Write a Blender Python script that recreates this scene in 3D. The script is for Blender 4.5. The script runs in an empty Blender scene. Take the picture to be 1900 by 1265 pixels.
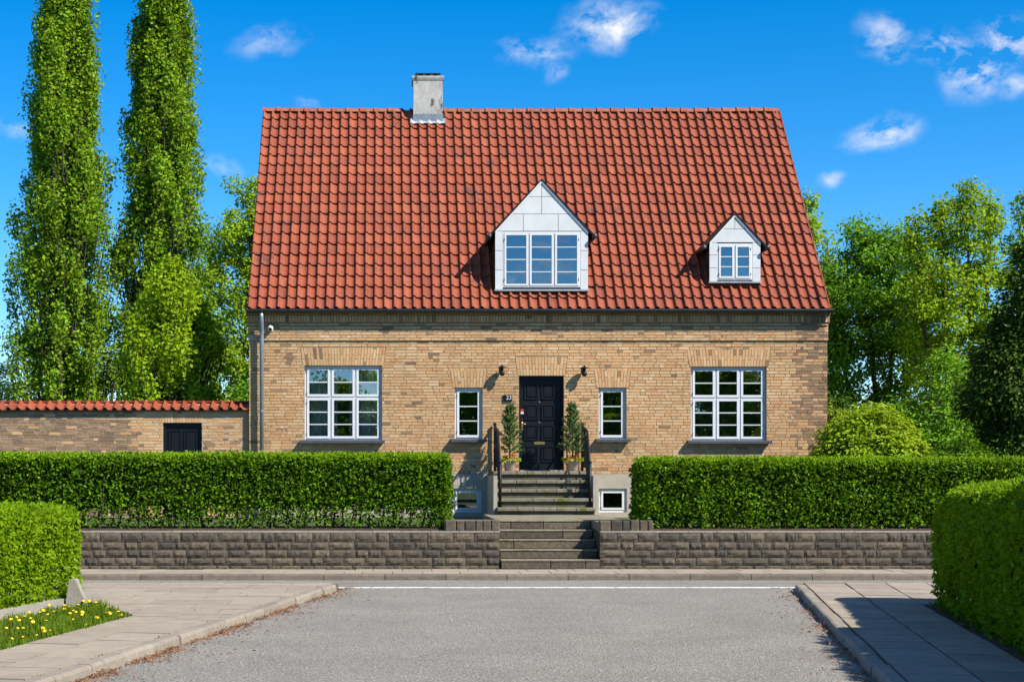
import bpy, math, random
import numpy as np
from mathutils import Vector, Matrix

SC = bpy.context.scene
COL = SC.collection
rng = np.random.default_rng(7)
random.seed(7)
R = math.radians
F, CX, CY, EYE = 2856.0, 715.0, 872.0, 1.8      # focal length (px of the 1900 px photo), principal point, eye height


def PX(px, d): return (px - CX) / F * d
def PZ(py, d): return EYE + (CY - py) / F * d


# ------------------------------------------------------------------ camera
cam = bpy.data.cameras.new('camera')
cam.lens = 36.0 * F / 1900.0
cam.sensor_width = 36.0
cam.shift_x = (950 - CX) / 1900.0
cam.shift_y = (CY - 632.5) / 1900.0
cam.clip_start, cam.clip_end = 0.1, 3000
co = bpy.data.objects.new('camera', cam)
co.location = (0, 0, EYE)
co.rotation_euler = (R(90), 0, 0)
COL.objects.link(co)
SC.camera = co

# ------------------------------------------------------------------ sun, sky, exposure
SUN_TRAVEL = Vector((-0.83, 0.62, -1.0)).normalized()
sun = bpy.data.lights.new('sun', 'SUN')
sun.energy = 4.7
sun.angle = R(0.5)
sun.color = (1.0, 0.94, 0.83)
so = bpy.data.objects.new('sun', sun)
so.rotation_euler = SUN_TRAVEL.to_track_quat('-Z', 'Y').to_euler()
so.location = (20, -20, 30)
COL.objects.link(so)

W = bpy.data.worlds.new('World')
SC.world = W
W.use_nodes = True
wn, wl = W.node_tree.nodes, W.node_tree.links
wn.clear()
sky = wn.new('ShaderNodeTexSky')
sky.sky_type = 'NISHITA'
sky.sun_disc = False
sky.sun_elevation = math.asin(-SUN_TRAVEL.z)
sky.sun_rotation = math.atan2(-SUN_TRAVEL.x, -SUN_TRAVEL.y)
sky.air_density, sky.dust_density, sky.ozone_density = 1.0, 0.0, 4.5
sky.altitude = 1500
hs = wn.new('ShaderNodeHueSaturation')
hs.inputs['Hue'].default_value = 0.500
hs.inputs['Saturation'].default_value = 1.40
hs.inputs['Value'].default_value = 1.0
wl.new(sky.outputs[0], hs.inputs['Color'])
tc = wn.new('ShaderNodeTexCoord')
# domain warp so the cloud edges are torn
wnz = wn.new('ShaderNodeTexNoise'); wnz.inputs['Scale'].default_value = 22; wnz.inputs['Detail'].default_value = 4
wl.new(tc.outputs['Generated'], wnz.inputs['Vector'])
sub = wn.new('ShaderNodeVectorMath'); sub.operation = 'SUBTRACT'; sub.inputs[1].default_value = (.5, .5, .5)
wl.new(wnz.outputs['Color'], sub.inputs[0])
scl = wn.new('ShaderNodeVectorMath'); scl.operation = 'SCALE'; scl.inputs['Scale'].default_value = 0.028
wl.new(sub.outputs[0], scl.inputs[0])
wdir = wn.new('ShaderNodeVectorMath'); wdir.operation = 'ADD'
wl.new(tc.outputs['Generated'], wdir.inputs[0]); wl.new(scl.outputs[0], wdir.inputs[1])
CL = [(1128, 42, 82, 36, 1.0), (1000, 95, 70, 24, .62), (1032, 135, 30, 15, .5), (1642, 68, 42, 34, .7), (1745, 92, 52, 28, .85),
      (1812, 130, 62, 44, 1.0), (1872, 72, 58, 38, .95), (1885, 158, 34, 20, .65), (1640, 242, 62, 26, .95), (1548, 326, 28, 14, .6),
      (500, 82, 58, 24, .42), (565, 188, 24, 11, .4), (20, 232, 60, 18, .35), (415, 312, 44, 16, .42), (1655, 105, 25, 14, .5)]
blobs = []
for (x, y, rx, ry, st) in CL:
    blobs.append((Vector(((x - CX) / F, 1, (CY - y) / F)).normalized(), rx / F * 1.0, ry / F * 1.08, st))
acc = None
for (c, rx, ry, st) in blobs:
    s1 = wn.new('ShaderNodeVectorMath'); s1.operation = 'SUBTRACT'; s1.inputs[1].default_value = c
    wl.new(wdir.outputs[0], s1.inputs[0])
    m1 = wn.new('ShaderNodeVectorMath'); m1.operation = 'MULTIPLY'; m1.inputs[1].default_value = (1 / rx, 1 / rx, 1 / ry)
    wl.new(s1.outputs[0], m1.inputs[0])
    ln = wn.new('ShaderNodeVectorMath'); ln.operation = 'LENGTH'
    wl.new(m1.outputs[0], ln.inputs[0])
    mr = wn.new('ShaderNodeMapRange'); mr.interpolation_type = 'SMOOTHSTEP'
    mr.inputs['From Min'].default_value = 1.35; mr.inputs['From Max'].default_value = 0.0
    mr.inputs['To Min'].default_value = 0; mr.inputs['To Max'].default_value = st
    wl.new(ln.outputs['Value'], mr.inputs['Value'])
    if acc is None: acc = mr.outputs[0]
    else:
        mx = wn.new('ShaderNodeMath'); mx.operation = 'MAXIMUM'
        wl.new(acc, mx.inputs[0]); wl.new(mr.outputs[0], mx.inputs[1]); acc = mx.outputs[0]
gn = wn.new('ShaderNodeTexNoise'); gn.inputs['Scale'].default_value = 7; gn.inputs['Detail'].default_value = 3  # unseen cloud cover outside the view, added for whiter fill in the shadows
wl.new(wdir.outputs[0], gn.inputs['Vector'])
g1 = wn.new('ShaderNodeMapRange'); g1.interpolation_type = 'SMOOTHSTEP'; g1.inputs['From Min'].default_value = .50; g1.inputs['From Max'].default_value = .64
wl.new(gn.outputs['Fac'], g1.inputs['Value'])
dt = wn.new('ShaderNodeVectorMath'); dt.operation = 'DOT_PRODUCT'; dt.inputs[1].default_value = Vector(((950 - CX) / F, 1, (CY - 420) / F)).normalized()
wl.new(tc.outputs['Generated'], dt.inputs[0])
g2 = wn.new('ShaderNodeMapRange'); g2.inputs['From Min'].default_value = .92; g2.inputs['From Max'].default_value = .86
wl.new(dt.outputs['Value'], g2.inputs['Value'])
g3 = wn.new('ShaderNodeMath'); g3.operation = 'MULTIPLY'; wl.new(g1.outputs[0], g3.inputs[0]); wl.new(g2.outputs[0], g3.inputs[1])
g4 = wn.new('ShaderNodeMath'); g4.operation = 'MAXIMUM'; wl.new(acc, g4.inputs[0]); wl.new(g3.outputs[0], g4.inputs[1]); acc = g4.outputs[0]
fn = wn.new('ShaderNodeTexNoise'); fn.inputs['Scale'].default_value = 38; fn.inputs['Detail'].default_value = 8; fn.inputs['Roughness'].default_value = .62
mpw = wn.new('ShaderNodeMapping'); mpw.inputs['Scale'].default_value = (1, 1, 1.7); mpw.inputs['Rotation'].default_value = (0, R(-28), 0)
wl.new(wdir.outputs[0], mpw.inputs['Vector']); wl.new(mpw.outputs[0], fn.inputs['Vector'])
fr = wn.new('ShaderNodeMapRange'); fr.inputs['From Min'].default_value = .42; fr.inputs['From Max'].default_value = .70
wl.new(fn.outputs['Fac'], fr.inputs['Value'])
mm = wn.new('ShaderNodeMath'); mm.operation = 'MULTIPLY'
wl.new(acc, mm.inputs[0]); wl.new(fr.outputs[0], mm.inputs[1])
mg = wn.new('ShaderNodeMath'); mg.operation = 'MULTIPLY'; mg.inputs[1].default_value = 1.25; mg.use_clamp = True
wl.new(mm.outputs[0], mg.inputs[0])
mixc = wn.new('ShaderNodeMix'); mixc.data_type = 'RGBA'
mixc.inputs['B'].default_value = (5.2, 5.3, 5.45, 1)
wl.new(mg.outputs[0], mixc.inputs['Factor']); wl.new(hs.outputs[0], mixc.inputs['A'])
bg = wn.new('ShaderNodeBackground'); bg.inputs['Strength'].default_value = 0.104
wl.new(mixc.outputs['Result'], bg.inputs['Color'])
wo = wn.new('ShaderNodeOutputWorld'); wl.new(bg.outputs[0], wo.inputs[0])

SC.view_settings.view_transform = 'Standard'
SC.view_settings.look = 'None'
SC.view_settings.gamma = 1.0
SC.view_settings.exposure = 0.88
SC.view_settings.use_curve_mapping = False

# ------------------------------------------------------------------ object helpers
ORG = {}


def tag(o, label=None, cat=None, group=None, kind=None):
    if label: o['label'] = label
    if cat: o['category'] = cat
    if group: o['group'] = group
    if kind: o['kind'] = kind
    return o


def thing(name, loc, label, cat, group=None):
    o = bpy.data.objects.new(name, None)
    o.empty_display_size = .2
    o.location = loc
    COL.objects.link(o)
    ORG[o.name] = Vector(loc)
    return tag(o, label, cat, group)


def ob(name, me, parent=None, loc=None, rot=None):
    o = bpy.data.objects.new(name, me)
    if loc is not None: o.location = loc
    if rot is not None: o.rotation_euler = rot
    if parent is not None:
        o.parent = parent
        if parent.name in ORG: o.matrix_parent_inverse = Matrix.Translation(-ORG[parent.name])
    COL.objects.link(o)
    return o


def np_mesh(name, V, Fq, mat, smooth=False):
    """V (n,3), Fq (m,k) with a constant corner count k"""
    V = np.asarray(V, dtype=np.float32); Fq = np.asarray(Fq, dtype=np.int32)
    me = bpy.data.meshes.new(name)
    k = Fq.shape[1]
    me.vertices.add(len(V)); me.vertices.foreach_set('co', V.ravel())
    me.loops.add(Fq.size); me.loops.foreach_set('vertex_index', Fq.ravel())
    me.polygons.add(len(Fq))
    me.polygons.foreach_set('loop_start', np.arange(0, Fq.size, k, dtype=np.int32))
    me.polygons.foreach_set('loop_total', np.full(len(Fq), k, dtype=np.int32))
    me.update(calc_edges=True)
    me.validate()
    if not smooth: me.shade_flat()
    if mat: me.materials.append(mat)
    return me


class MB:
    def __init__(s): s.v = []; s.f = []

    def add(s, vs, fs):
        b = len(s.v); s.v += [tuple(p) for p in vs]; s.f += [tuple(b + i for i in f) for f in fs]
        return s

    def box(s, x0, x1, y0, y1, z0, z1):
        return s.add([(x0, y0, z0), (x1, y0, z0), (x1, y1, z0), (x0, y1, z0), (x0, y0, z1), (x1, y0, z1), (x1, y1, z1), (x0, y1, z1)],
                     [(0, 3, 2, 1), (4, 5, 6, 7), (0, 1, 5, 4), (1, 2, 6, 5), (2, 3, 7, 6), (3, 0, 4, 7)])

    def bbox(s, x0, x1, y0, y1, z0, z1, b=.01):
        """box with a chamfered front (-Y) face"""
        y = y0 + b
        s.add([(x0, y, z0), (x1, y, z0), (x1, y1, z0), (x0, y1, z0), (x0, y, z1), (x1, y, z1), (x1, y1, z1), (x0, y1, z1),
               (x0 + b, y0, z0 + b), (x1 - b, y0, z0 + b), (x1 - b, y0, z1 - b), (x0 + b, y0, z1 - b)],
              [(0, 3, 2, 1), (4, 5, 6, 7), (8, 9, 10, 11), (0, 1, 9, 8), (1, 5, 10, 9), (5, 4, 11, 10), (4, 0, 8, 11),
               (1, 2, 6, 5), (2, 3, 7, 6), (3, 0, 4, 7)])
        return s

    def prism(s, poly, e):
        """poly: list of 3-D points (planar), extruded by vector e"""
        n = len(poly); e = Vector(e)
        a = [Vector(p) for p in poly]; b = [p + e for p in a]
        return s.add(a + b, [tuple(range(n))[::-1], tuple(range(n, 2 * n))] + [(i, (i + 1) % n, n + (i + 1) % n, n + i) for i in range(n)])

    def tube(s, pts, rad, n=8, cap=True):
        pts = [Vector(p) for p in pts]
        if not isinstance(rad, (list, tuple)): rad = [rad] * len(pts)
        vs = []; up0 = None
        for i, p in enumerate(pts):
            d = (pts[min(i + 1, len(pts) - 1)] - pts[max(i - 1, 0)]).normalized()
            if up0 is None: up0 = Vector((1, 0, 0)) if abs(d.x) < .8 else Vector((0, 0, 1))
            a = d.cross(up0).normalized(); b = a.cross(d); up0 = b
            for k in range(n):
                t = 2 * math.pi * k / n
                vs.append(p + (a * math.cos(t) + b * math.sin(t)) * rad[i])
        fs = []
        for i in range(len(pts) - 1):
            for k in range(n):
                fs.append((i * n + k, i * n + (k + 1) % n, (i + 1) * n + (k + 1) % n, (i + 1) * n + k))
        if cap: fs += [tuple(range(n))[::-1], tuple((len(pts) - 1) * n + k for k in range(n))]
        return s.add(vs, fs)

    def lathe(s, c, prof, n=16):
        c = Vector(c); vs = []
        for (r, z) in prof:
            for k in range(n):
                t = 2 * math.pi * k / n
                vs.append(c + Vector((r * math.cos(t), r * math.sin(t), z)))
        fs = []
        for i in range(len(prof) - 1):
            for k in range(n):
                fs.append((i * n + k, i * n + (k + 1) % n, (i + 1) * n + (k + 1) % n, (i + 1) * n + k))
        fs += [tuple(range(n))[::-1], tuple((len(prof) - 1) * n + k for k in range(n))]
        return s.add(vs, fs)

    def mesh(s, name, mat, smooth=False):
        me = bpy.data.meshes.new(name); me.from_pydata([tuple(v) for v in s.v], [], s.f); me.update()
        if smooth:
            for p in me.polygons: p.use_smooth = True
        if mat: me.materials.append(mat)
        return me

    def build(s, name, mat, parent=None, smooth=False):
        return ob(name, s.mesh(name, mat, smooth), parent)


# ------------------------------------------------------------------ material helpers
def ramp(nd, cols, interp='LINEAR'):
    r = nd.new('ShaderNodeValToRGB'); cr = r.color_ramp; cr.interpolation = interp
    n = len(cols)
    while len(cr.elements) < n: cr.elements.new(.5)
    for i, c in enumerate(cols):
        cr.elements[i].position = i / n if interp == 'CONSTANT' else i / max(1, n - 1)
    for i, c in enumerate(cols):
        cr.elements[i].color = (c[0], c[1], c[2], 1)
    return r


def math_n(nt, op, a, b=None, c=None, clamp=False):
    m = nt.nodes.new('ShaderNodeMath'); m.operation = op; m.use_clamp = clamp
    for i, v in enumerate((a, b, c)):
        if v is None: continue
        if isinstance(v, (int, float)): m.inputs[i].default_value = v
        else: nt.links.new(v, m.inputs[i])
    return m.outputs[0]


def piece_random(nt):
    """a random number for each joined piece and each object"""
    g = nt.nodes.new('ShaderNodeNewGeometry'); oi = nt.nodes.new('ShaderNodeObjectInfo')
    return math_n(nt, 'FRACT', math_n(nt, 'ADD', g.outputs['Random Per Island'], oi.outputs['Random'])), g


def noise(nt, vec, scale, detail=4, rough=.55):
    n = nt.nodes.new('ShaderNodeTexNoise'); n.inputs['Scale'].default_value = scale
    n.inputs['Detail'].default_value = detail; n.inputs['Roughness'].default_value = rough
    nt.links.new(vec, n.inputs['Vector'])
    return n.outputs['Fac']


def mrange(nt, v, a, b, c, d, smooth=False):
    m = nt.nodes.new('ShaderNodeMapRange')
    if smooth: m.interpolation_type = 'SMOOTHSTEP'
    for i, x in zip((1, 2, 3, 4), (a, b, c, d)): m.inputs[i].default_value = x
    nt.links.new(v, m.inputs[0])
    return m.outputs[0]


def vmul(nt, col, val):
    m = nt.nodes.new('ShaderNodeVectorMath'); m.operation = 'SCALE'
    nt.links.new(col, m.inputs[0])
    if isinstance(val, (int, float)): m.inputs['Scale'].default_value = val
    else: nt.links.new(val, m.inputs['Scale'])
    return m.outputs[0]


def cmix(nt, f, a, b):
    m = nt.nodes.new('ShaderNodeMix'); m.data_type = 'RGBA'
    if isinstance(f, (int, float)): m.inputs['Factor'].default_value = f
    else: nt.links.new(f, m.inputs['Factor'])
    for k, v in (('A', a), ('B', b)):
        if isinstance(v, tuple): m.inputs[k].default_value = (v[0], v[1], v[2], 1)
        else: nt.links.new(v, m.inputs[k])
    return m.outputs['Result']


def newmat(name):
    m = bpy.data.materials.new(name); m.use_nodes = True
    nt = m.node_tree
    return m, nt, nt.nodes['Principled BSDF']


def M(name, cols, rough=.8, nscale=6, namt=.15, bump=0., bscale=60, spec=.3, metal=0., blotch=None, stretch=None):
    m, nt, p = newmat(name)
    rnd, g = piece_random(nt)
    if len(cols) > 1:
        r = ramp(nt.nodes, cols); nt.links.new(rnd, r.inputs[0]); c = r.outputs[0]
    else:
        rr = nt.nodes.new('ShaderNodeRGB'); rr.outputs[0].default_value = (*cols[0], 1); c = rr.outputs[0]
    pos = g.outputs['Position']
    if stretch:
        mp = nt.nodes.new('ShaderNodeMapping'); mp.inputs['Scale'].default_value = stretch
        nt.links.new(pos, mp.inputs[0]); pos = mp.outputs[0]
    if namt: c = vmul(nt, c, mrange(nt, noise(nt, pos, nscale, 6, .65), .3, .7, 1 - namt, 1 + namt))
    if blotch:                                          # (colour, scale, lo, hi): stains with a shape of their own
        bc, bs, lo, hi = blotch
        c = cmix(nt, mrange(nt, noise(nt, pos, bs, 5, .6), lo, hi, 0, 1, True), c, bc)
    nt.links.new(c, p.inputs['Base Color'])
    p.inputs['Roughness'].default_value = rough
    p.inputs['Specular IOR Level'].default_value = spec
    p.inputs['Metallic'].default_value = metal
    if bump:
        b = nt.nodes.new('ShaderNodeBump'); b.inputs['Strength'].default_value = 1; b.inputs['Distance'].default_value = bump
        nt.links.new(noise(nt, pos, bscale, 5, .6), b.inputs['Height']); nt.links.new(b.outputs[0], p.inputs['Normal'])
    return m


def leafmat(name, cols, trans=.35, rough=.5, patch=.25, pscale=1.2, tcol=(1.4, 1.15, .4)):
    m, nt, p = newmat(name)
    rnd, g = piece_random(nt)
    r = ramp(nt.nodes, cols); nt.links.new(rnd, r.inputs[0]); c = r.outputs[0]
    c = vmul(nt, c, mrange(nt, noise(nt, g.outputs['Position'], pscale, 3), .3, .7, 1 - patch, 1 + patch))
    nt.links.new(c, p.inputs['Base Color'])
    p.inputs['Roughness'].default_value = rough
    p.inputs['Specular IOR Level'].default_value = .08
    t = nt.nodes.new('ShaderNodeBsdfTranslucent')
    tm = nt.nodes.new('ShaderNodeVectorMath'); tm.operation = 'MULTIPLY'; tm.inputs[1].default_value = tcol
    nt.links.new(c, tm.inputs[0]); nt.links.new(tm.outputs[0], t.inputs['Color'])
    mx = nt.nodes.new('ShaderNodeMixShader'); mx.inputs[0].default_value = trans
    nt.links.new(p.outputs[0], mx.inputs[1]); nt.links.new(t.outputs[0], mx.inputs[2])
    nt.links.new(mx.outputs[0], nt.nodes['Material Output'].inputs[0])
    return m


def brickmat():
    m, nt, p = newmat('yellow_brick')
    rnd, g = piece_random(nt)
    pos = g.outputs['Position']
    sx = nt.nodes.new('ShaderNodeSeparateXYZ'); nt.links.new(pos, sx.inputs[0])
    ye = ramp(nt.nodes, [(.48, .305, .158), (.53, .35, .19), (.46, .265, .125), (.56, .395, .235), (.49, .265, .12), (.51, .325, .168), (.44, .245, .12), (.54, .365, .205), (.47, .25, .115), (.52, .34, .182)])
    nt.links.new(rnd, ye.inputs[0])
    br = ramp(nt.nodes, [(.24, .15, .085), (.30, .19, .11), (.19, .12, .075), (.34, .22, .13), (.26, .16, .09), (.16, .105, .07), (.31, .20, .115)])
    rb = math_n(nt, 'FRACT', math_n(nt, 'MULTIPLY', rnd, 13.7)); nt.links.new(rb, br.inputs[0])
    r2 = math_n(nt, 'FRACT', math_n(nt, 'MULTIPLY', rnd, 57.3))
    corner = mrange(nt, sx.outputs['X'], 8.75, 9.5, 0, .78, True)
    left = mrange(nt, sx.outputs['X'], -5.0, -6.2, 0, .93, True)
    frieze = mrange(nt, sx.outputs['Z'], 4.7, 4.9, 0, .15, True)
    lowp = mrange(nt, sx.outputs['Z'], 2.5, 1.9, 0, .10, True)
    patch = mrange(nt, noise(nt, pos, 1.1, 4), .57, .80, .025, .42)
    prob = math_n(nt, 'MAXIMUM', math_n(nt, 'MAXIMUM', corner, left), math_n(nt, 'MAXIMUM', math_n(nt, 'MAXIMUM', frieze, lowp), patch))
    f = math_n(nt, 'LESS_THAN', r2, prob)
    c = cmix(nt, f, ye.outputs[0], br.outputs[0])
    c = vmul(nt, c, mrange(nt, noise(nt, pos, 40, 5, .7), .3, .7, .82, 1.16))
    c = vmul(nt, c, mrange(nt, noise(nt, pos, .9, 4), .3, .7, .87, 1.09))
    nt.links.new(c, p.inputs['Base Color'])
    p.inputs['Roughness'].default_value = .9; p.inputs['Specular IOR Level'].default_value = .2
    b = nt.nodes.new('ShaderNodeBump'); b.inputs['Distance'].default_value = .003
    nt.links.new(noise(nt, pos, 70, 5, .7), b.inputs['Height']); nt.links.new(b.outputs[0], p.inputs['Normal'])
    return m


def glassmat(name, refl, base, tint=(.95, .965, .965)):
    m, nt, p = newmat(name)
    nt.nodes.remove(p)
    tr = nt.nodes.new('ShaderNodeBsdfTransparent'); tr.inputs[0].default_value = (*tint, 1)
    gl = nt.nodes.new('ShaderNodeBsdfGlossy'); gl.inputs['Roughness'].default_value = 0.0; gl.inputs[0].default_value = (.95, .97, 1, 1)
    fr = nt.nodes.new('ShaderNodeFresnel'); fr.inputs[0].default_value = 1.5
    f = math_n(nt, 'MULTIPLY_ADD', fr.outputs[0], refl, base, clamp=True)
    mx = nt.nodes.new('ShaderNodeMixShader')
    nt.links.new(f, mx.inputs[0]); nt.links.new(tr.outputs[0], mx.inputs[1]); nt.links.new(gl.outputs[0], mx.inputs[2])
    nt.links.new(mx.outputs[0], nt.nodes['Material Output'].inputs[0])
    return m


def asphaltmat():
    m, nt, p = newmat('worn_asphalt')
    g = nt.nodes.new('ShaderNodeNewGeometry'); pos = g.outputs['Position']
    v = nt.nodes.new('ShaderNodeTexVoronoi'); v.inputs['Scale'].default_value = 55; nt.links.new(pos, v.inputs['Vector'])
    bw = nt.nodes.new('ShaderNodeSeparateColor'); nt.links.new(v.outputs['Color'], bw.inputs[0])
    r = ramp(nt.nodes, [(.145, .134, .118), (.215, .200, .177), (.25, .233, .206), (.205, .19, .168), (.36, .337, .298)]); nt.links.new(bw.outputs[0], r.inputs[0])
    c = vmul(nt, r.outputs[0], mrange(nt, noise(nt, pos, 24, 5, .7), .3, .7, .78, 1.2))
    c = vmul(nt, c, mrange(nt, noise(nt, pos, .8, 4), .3, .7, .9, 1.1))
    c = cmix(nt, mrange(nt, noise(nt, pos, 2.6, 4, .7), .60, .78, 0, .35), c, (.17, .16, .143))
    nt.links.new(c, p.inputs['Base Color'])
    p.inputs['Roughness'].default_value = .92; p.inputs['Specular IOR Level'].default_value = .2
    b = nt.nodes.new('ShaderNodeBump'); b.inputs['Distance'].default_value = .012
    nt.links.new(math_n(nt, 'ADD', v.outputs['Distance'], noise(nt, pos, 40, 4, .7)), b.inputs['Height']); nt.links.new(b.outputs[0], p.inputs['Normal'])
    return m


MT = {}
MT['brick'] = brickmat()
MT['mortar'] = M('lime_mortar', [(.25, .185, .12)], .95, 8, .2, .004, 90)
MT['mortarpale'] = M('pale_lime_mortar', [(.42, .35, .26)], .95, 8, .2, .004, 90)
MT['tile'] = M('red_clay_tile', [(.21, .044, .018), (.25, .055, .022), (.23, .050, .020), (.275, .067, .028), (.185, .040, .018), (.24, .053, .021)], .62, 9, .16, .002, 120, .35,
               blotch=((.085, .034, .024), 2.2, .56, .76))
MT['white'] = M('white_paint', [(.60, .61, .63)], .45, 4, .05, .0006, 80)
MT['panel'] = M('white_fibre_cement_panel', [(.52, .53, .545), (.57, .58, .595), (.545, .555, .57)], .6, 3, .07, .0008, 40, blotch=((.42, .43, .44), 2.3, .6, .85))
MT['black'] = M('black_gloss_paint', [(.007, .008, .011)], .42, 5, .2, .0006, 60, .22)
MT['iron'] = M('black_iron', [(.008, .009, .012)], .5, 9, .25, .001, 90, .25)
MT['darkmetal'] = M('dark_zinc', [(.045, .05, .058)], .5, 3, .25, .0008, 40, .5, .3)
MT['zinc'] = M('grey_zinc', [(.23, .26, .29)], .45, 4, .2, .001, 30, .5, .5)
MT['lead'] = M('lead_flashing', [(.34, .36, .39)], .55, 6, .25, .003, 20, .4, .2)
MT['slatesill'] = M('dark_slate_sill', [(.06, .068, .082)], .4, 9, .2, .001, 60, .5)
MT['plaster'] = M('cement_render', [(.36, .32, .26)], .9, 3, .14, .004, 35, blotch=((.23, .205, .165), 1.7, .55, .78))
MT['chimney'] = M('weathered_chimney_render', [(.40, .39, .37)], .9, 6, .2, .008, 25, blotch=((.12, .10, .085), 4.5, .57, .66), stretch=(1, 1, .45))
MT['stone'] = M('split_grey_stone', [(.078, .063, .044), (.108, .088, .062), (.060, .052, .042), (.092, .075, .053), (.125, .10, .068)], .9, 14, .38, .014, 24, .25)
MT['steps'] = M('mossy_concrete_step', [(.16, .142, .105), (.21, .185, .14), (.18, .16, .12)], .9, 8, .28, .008, 40, .2, blotch=((.10, .115, .022), 3.1, .52, .68))
MT['riser'] = M('dark_riser', [(.085, .075, .055), (.11, .098, .07)], .95, 7, .3, .008, 40, .2, blotch=((.075, .085, .03), 3.1, .5, .7))  # risers toned darker than the treads
MT['coping'] = M('pale_coping', [(.27, .245, .205), (.24, .215, .18)], .9, 10, .2, .006, 50)
MT['slab'] = M('concrete_paving', [(.27, .228, .178), (.31, .262, .205), (.285, .24, .19), (.245, .21, .168)], .9, 5, .13, .004, 60, .25, blotch=((.20, .17, .135), 1.9, .55, .8))
MT['kerb'] = M('granite_kerb', [(.235, .20, .16), (.275, .238, .19), (.205, .175, .14)], .9, 12, .2, .006, 60)
MT['kerbdark'] = M('dark_kerb', [(.13, .105, .08), (.16, .13, .10), (.115, .095, .075)], .9, 12, .25, .006, 60)
MT['bed'] = M('mossy_joint_sand', [(.09, .085, .045)], .95, 5, .35, .01, 40, blotch=((.06, .085, .02), 3, .45, .6))
MT['soil'] = M('garden_soil', [(.07, .045, .03)], .95, 8, .4, .03, 20, blotch=((.11, .06, .035), 6, .5, .7))
MT['lawn'] = M('garden_lawn', [(.05, .085, .02)], .95, 3, .3, .03, 30, blotch=((.10, .075, .04), 1.3, .5, .7))
MT['asphalt'] = asphaltmat()
MT['roadpaint'] = M('worn_white_road_paint', [(.62, .62, .60)], .8, 12, .15, .002, 60, blotch=((.26, .25, .23), 7, .50, .66))
MT['glass'] = glassmat('window_glass', 1.4, .11)
MT['glassd'] = glassmat('dormer_glass', 1.4, .09)
MT['curtain'] = M('sheer_curtain', [(.55, .55, .54)], .9, 3, .1)
MT['room'] = M('room_wall', [(.16, .155, .145)], .9, 2, .1)
MT['attic'] = M('attic_felt', [(.035, .035, .038)], .95, 3, .2)
MT['wood'] = M('interior_floor', [(.16, .10, .06)], .6, 4, .2)
MT['brass'] = M('aged_brass', [(.42, .30, .12)], .35, 20, .2, 0, 50, .5, .8)
MT['pot'] = M('stoneware_pot', [(.46, .345, .27)], .7, 8, .15, .002, 50)
MT['red'] = M('red_flower', [(.42, .03, .015), (.5, .06, .02), (.34, .02, .02)], .6, 5, .1)
MT['redpaint'] = M('red_sticker', [(.5, .04, .03)], .5, 5, .05)
MT['yellow'] = M('dandelion_yellow', [(.72, .46, .015), (.78, .55, .02)], .6, 5, .1)
MT['bark'] = M('bark', [(.075, .06, .045)], .95, 9, .4, .02, 18, .2, stretch=(1, 1, .3))
MT['twig'] = M('hedge_twig', [(.07, .052, .035), (.10, .07, .045)], .95, 9, .3, .004, 60)
MT['litter'] = M('dry_leaf_litter', [(.23, .10, .045), (.30, .15, .07), (.17, .075, .035), (.36, .22, .12)], .9, 5, .2)
MT['concrete'] = M('pale_concrete', [(.29, .27, .23)], .9, 4, .15, .006, 40, blotch=((.24, .22, .18), 3.1, .5, .75))
MT['lampshade'] = M('cream_lampshade', [(.6, .55, .4)], .8, 5, .05)
MT['grass'] = leafmat('grass_blade', [(0.072, 0.143, 0.0112), (0.124, 0.21, 0.014), (0.092, 0.165, 0.0112), (0.185, 0.24, 0.0189)], .3, .5, .2, 3)
MT['hedge'] = leafmat('hornbeam_leaf', [(0.041, 0.102, 0.0042), (0.074, 0.172, 0.0063), (0.051, 0.121, 0.0049), (0.19, 0.357, 0.0098), (0.044, 0.108, 0.0049), (0.103, 0.23, 0.007)], .33, .42, .18, 1.6)
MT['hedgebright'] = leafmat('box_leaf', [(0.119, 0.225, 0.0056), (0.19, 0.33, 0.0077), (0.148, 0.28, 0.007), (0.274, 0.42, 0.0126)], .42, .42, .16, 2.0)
MT['poplar'] = leafmat('poplar_leaf', [(0.104, 0.212, 0.0114), (0.16, 0.291, 0.015), (0.128, 0.248, 0.0132), (0.288, 0.44, 0.0246), (0.2, 0.333, 0.0176)], .35, .4, .22, .5)
MT['bright_leaf'] = leafmat('fresh_leaf', [(0.192, 0.319, 0.0084), (0.264, 0.407, 0.0126), (0.228, 0.363, 0.0105), (0.348, 0.484, 0.0182)], .38, .45, .2, .8)
MT['mid'] = leafmat('tree_leaf', [(0.097, 0.23, 0.0165), (0.148, 0.32, 0.0198), (0.193, 0.372, 0.0248), (0.118, 0.268, 0.0165)], .36, .45, .22, .6)
MT['lime'] = leafmat('spring_leaf', [(0.194, 0.319, 0.015), (0.249, 0.395, 0.018), (0.318, 0.459, 0.024), (0.153, 0.281, 0.0135)], .38, .45, .2, .6)
MT['dark'] = leafmat('dark_evergreen_and_shaded_leaf', [(0.03, 0.068, 0.008), (0.053, 0.108, 0.0112), (0.075, 0.138, 0.0136), (0.037, 0.084, 0.0088)], .2, .42, .25, .7)
MT['shrub'] = leafmat('golden_shrub_leaf', [(0.179, 0.294, 0.0112), (0.263, 0.389, 0.0168), (0.347, 0.456, 0.0252), (0.137, 0.247, 0.0105)], .35, .45, .15, 2)
MT['conifer'] = leafmat('conifer_needle', [(0.07, 0.14, 0.044), (0.112, 0.196, 0.063), (0.091, 0.168, 0.05), (0.168, 0.252, 0.088)], .25, .5, .15, 6)

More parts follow.
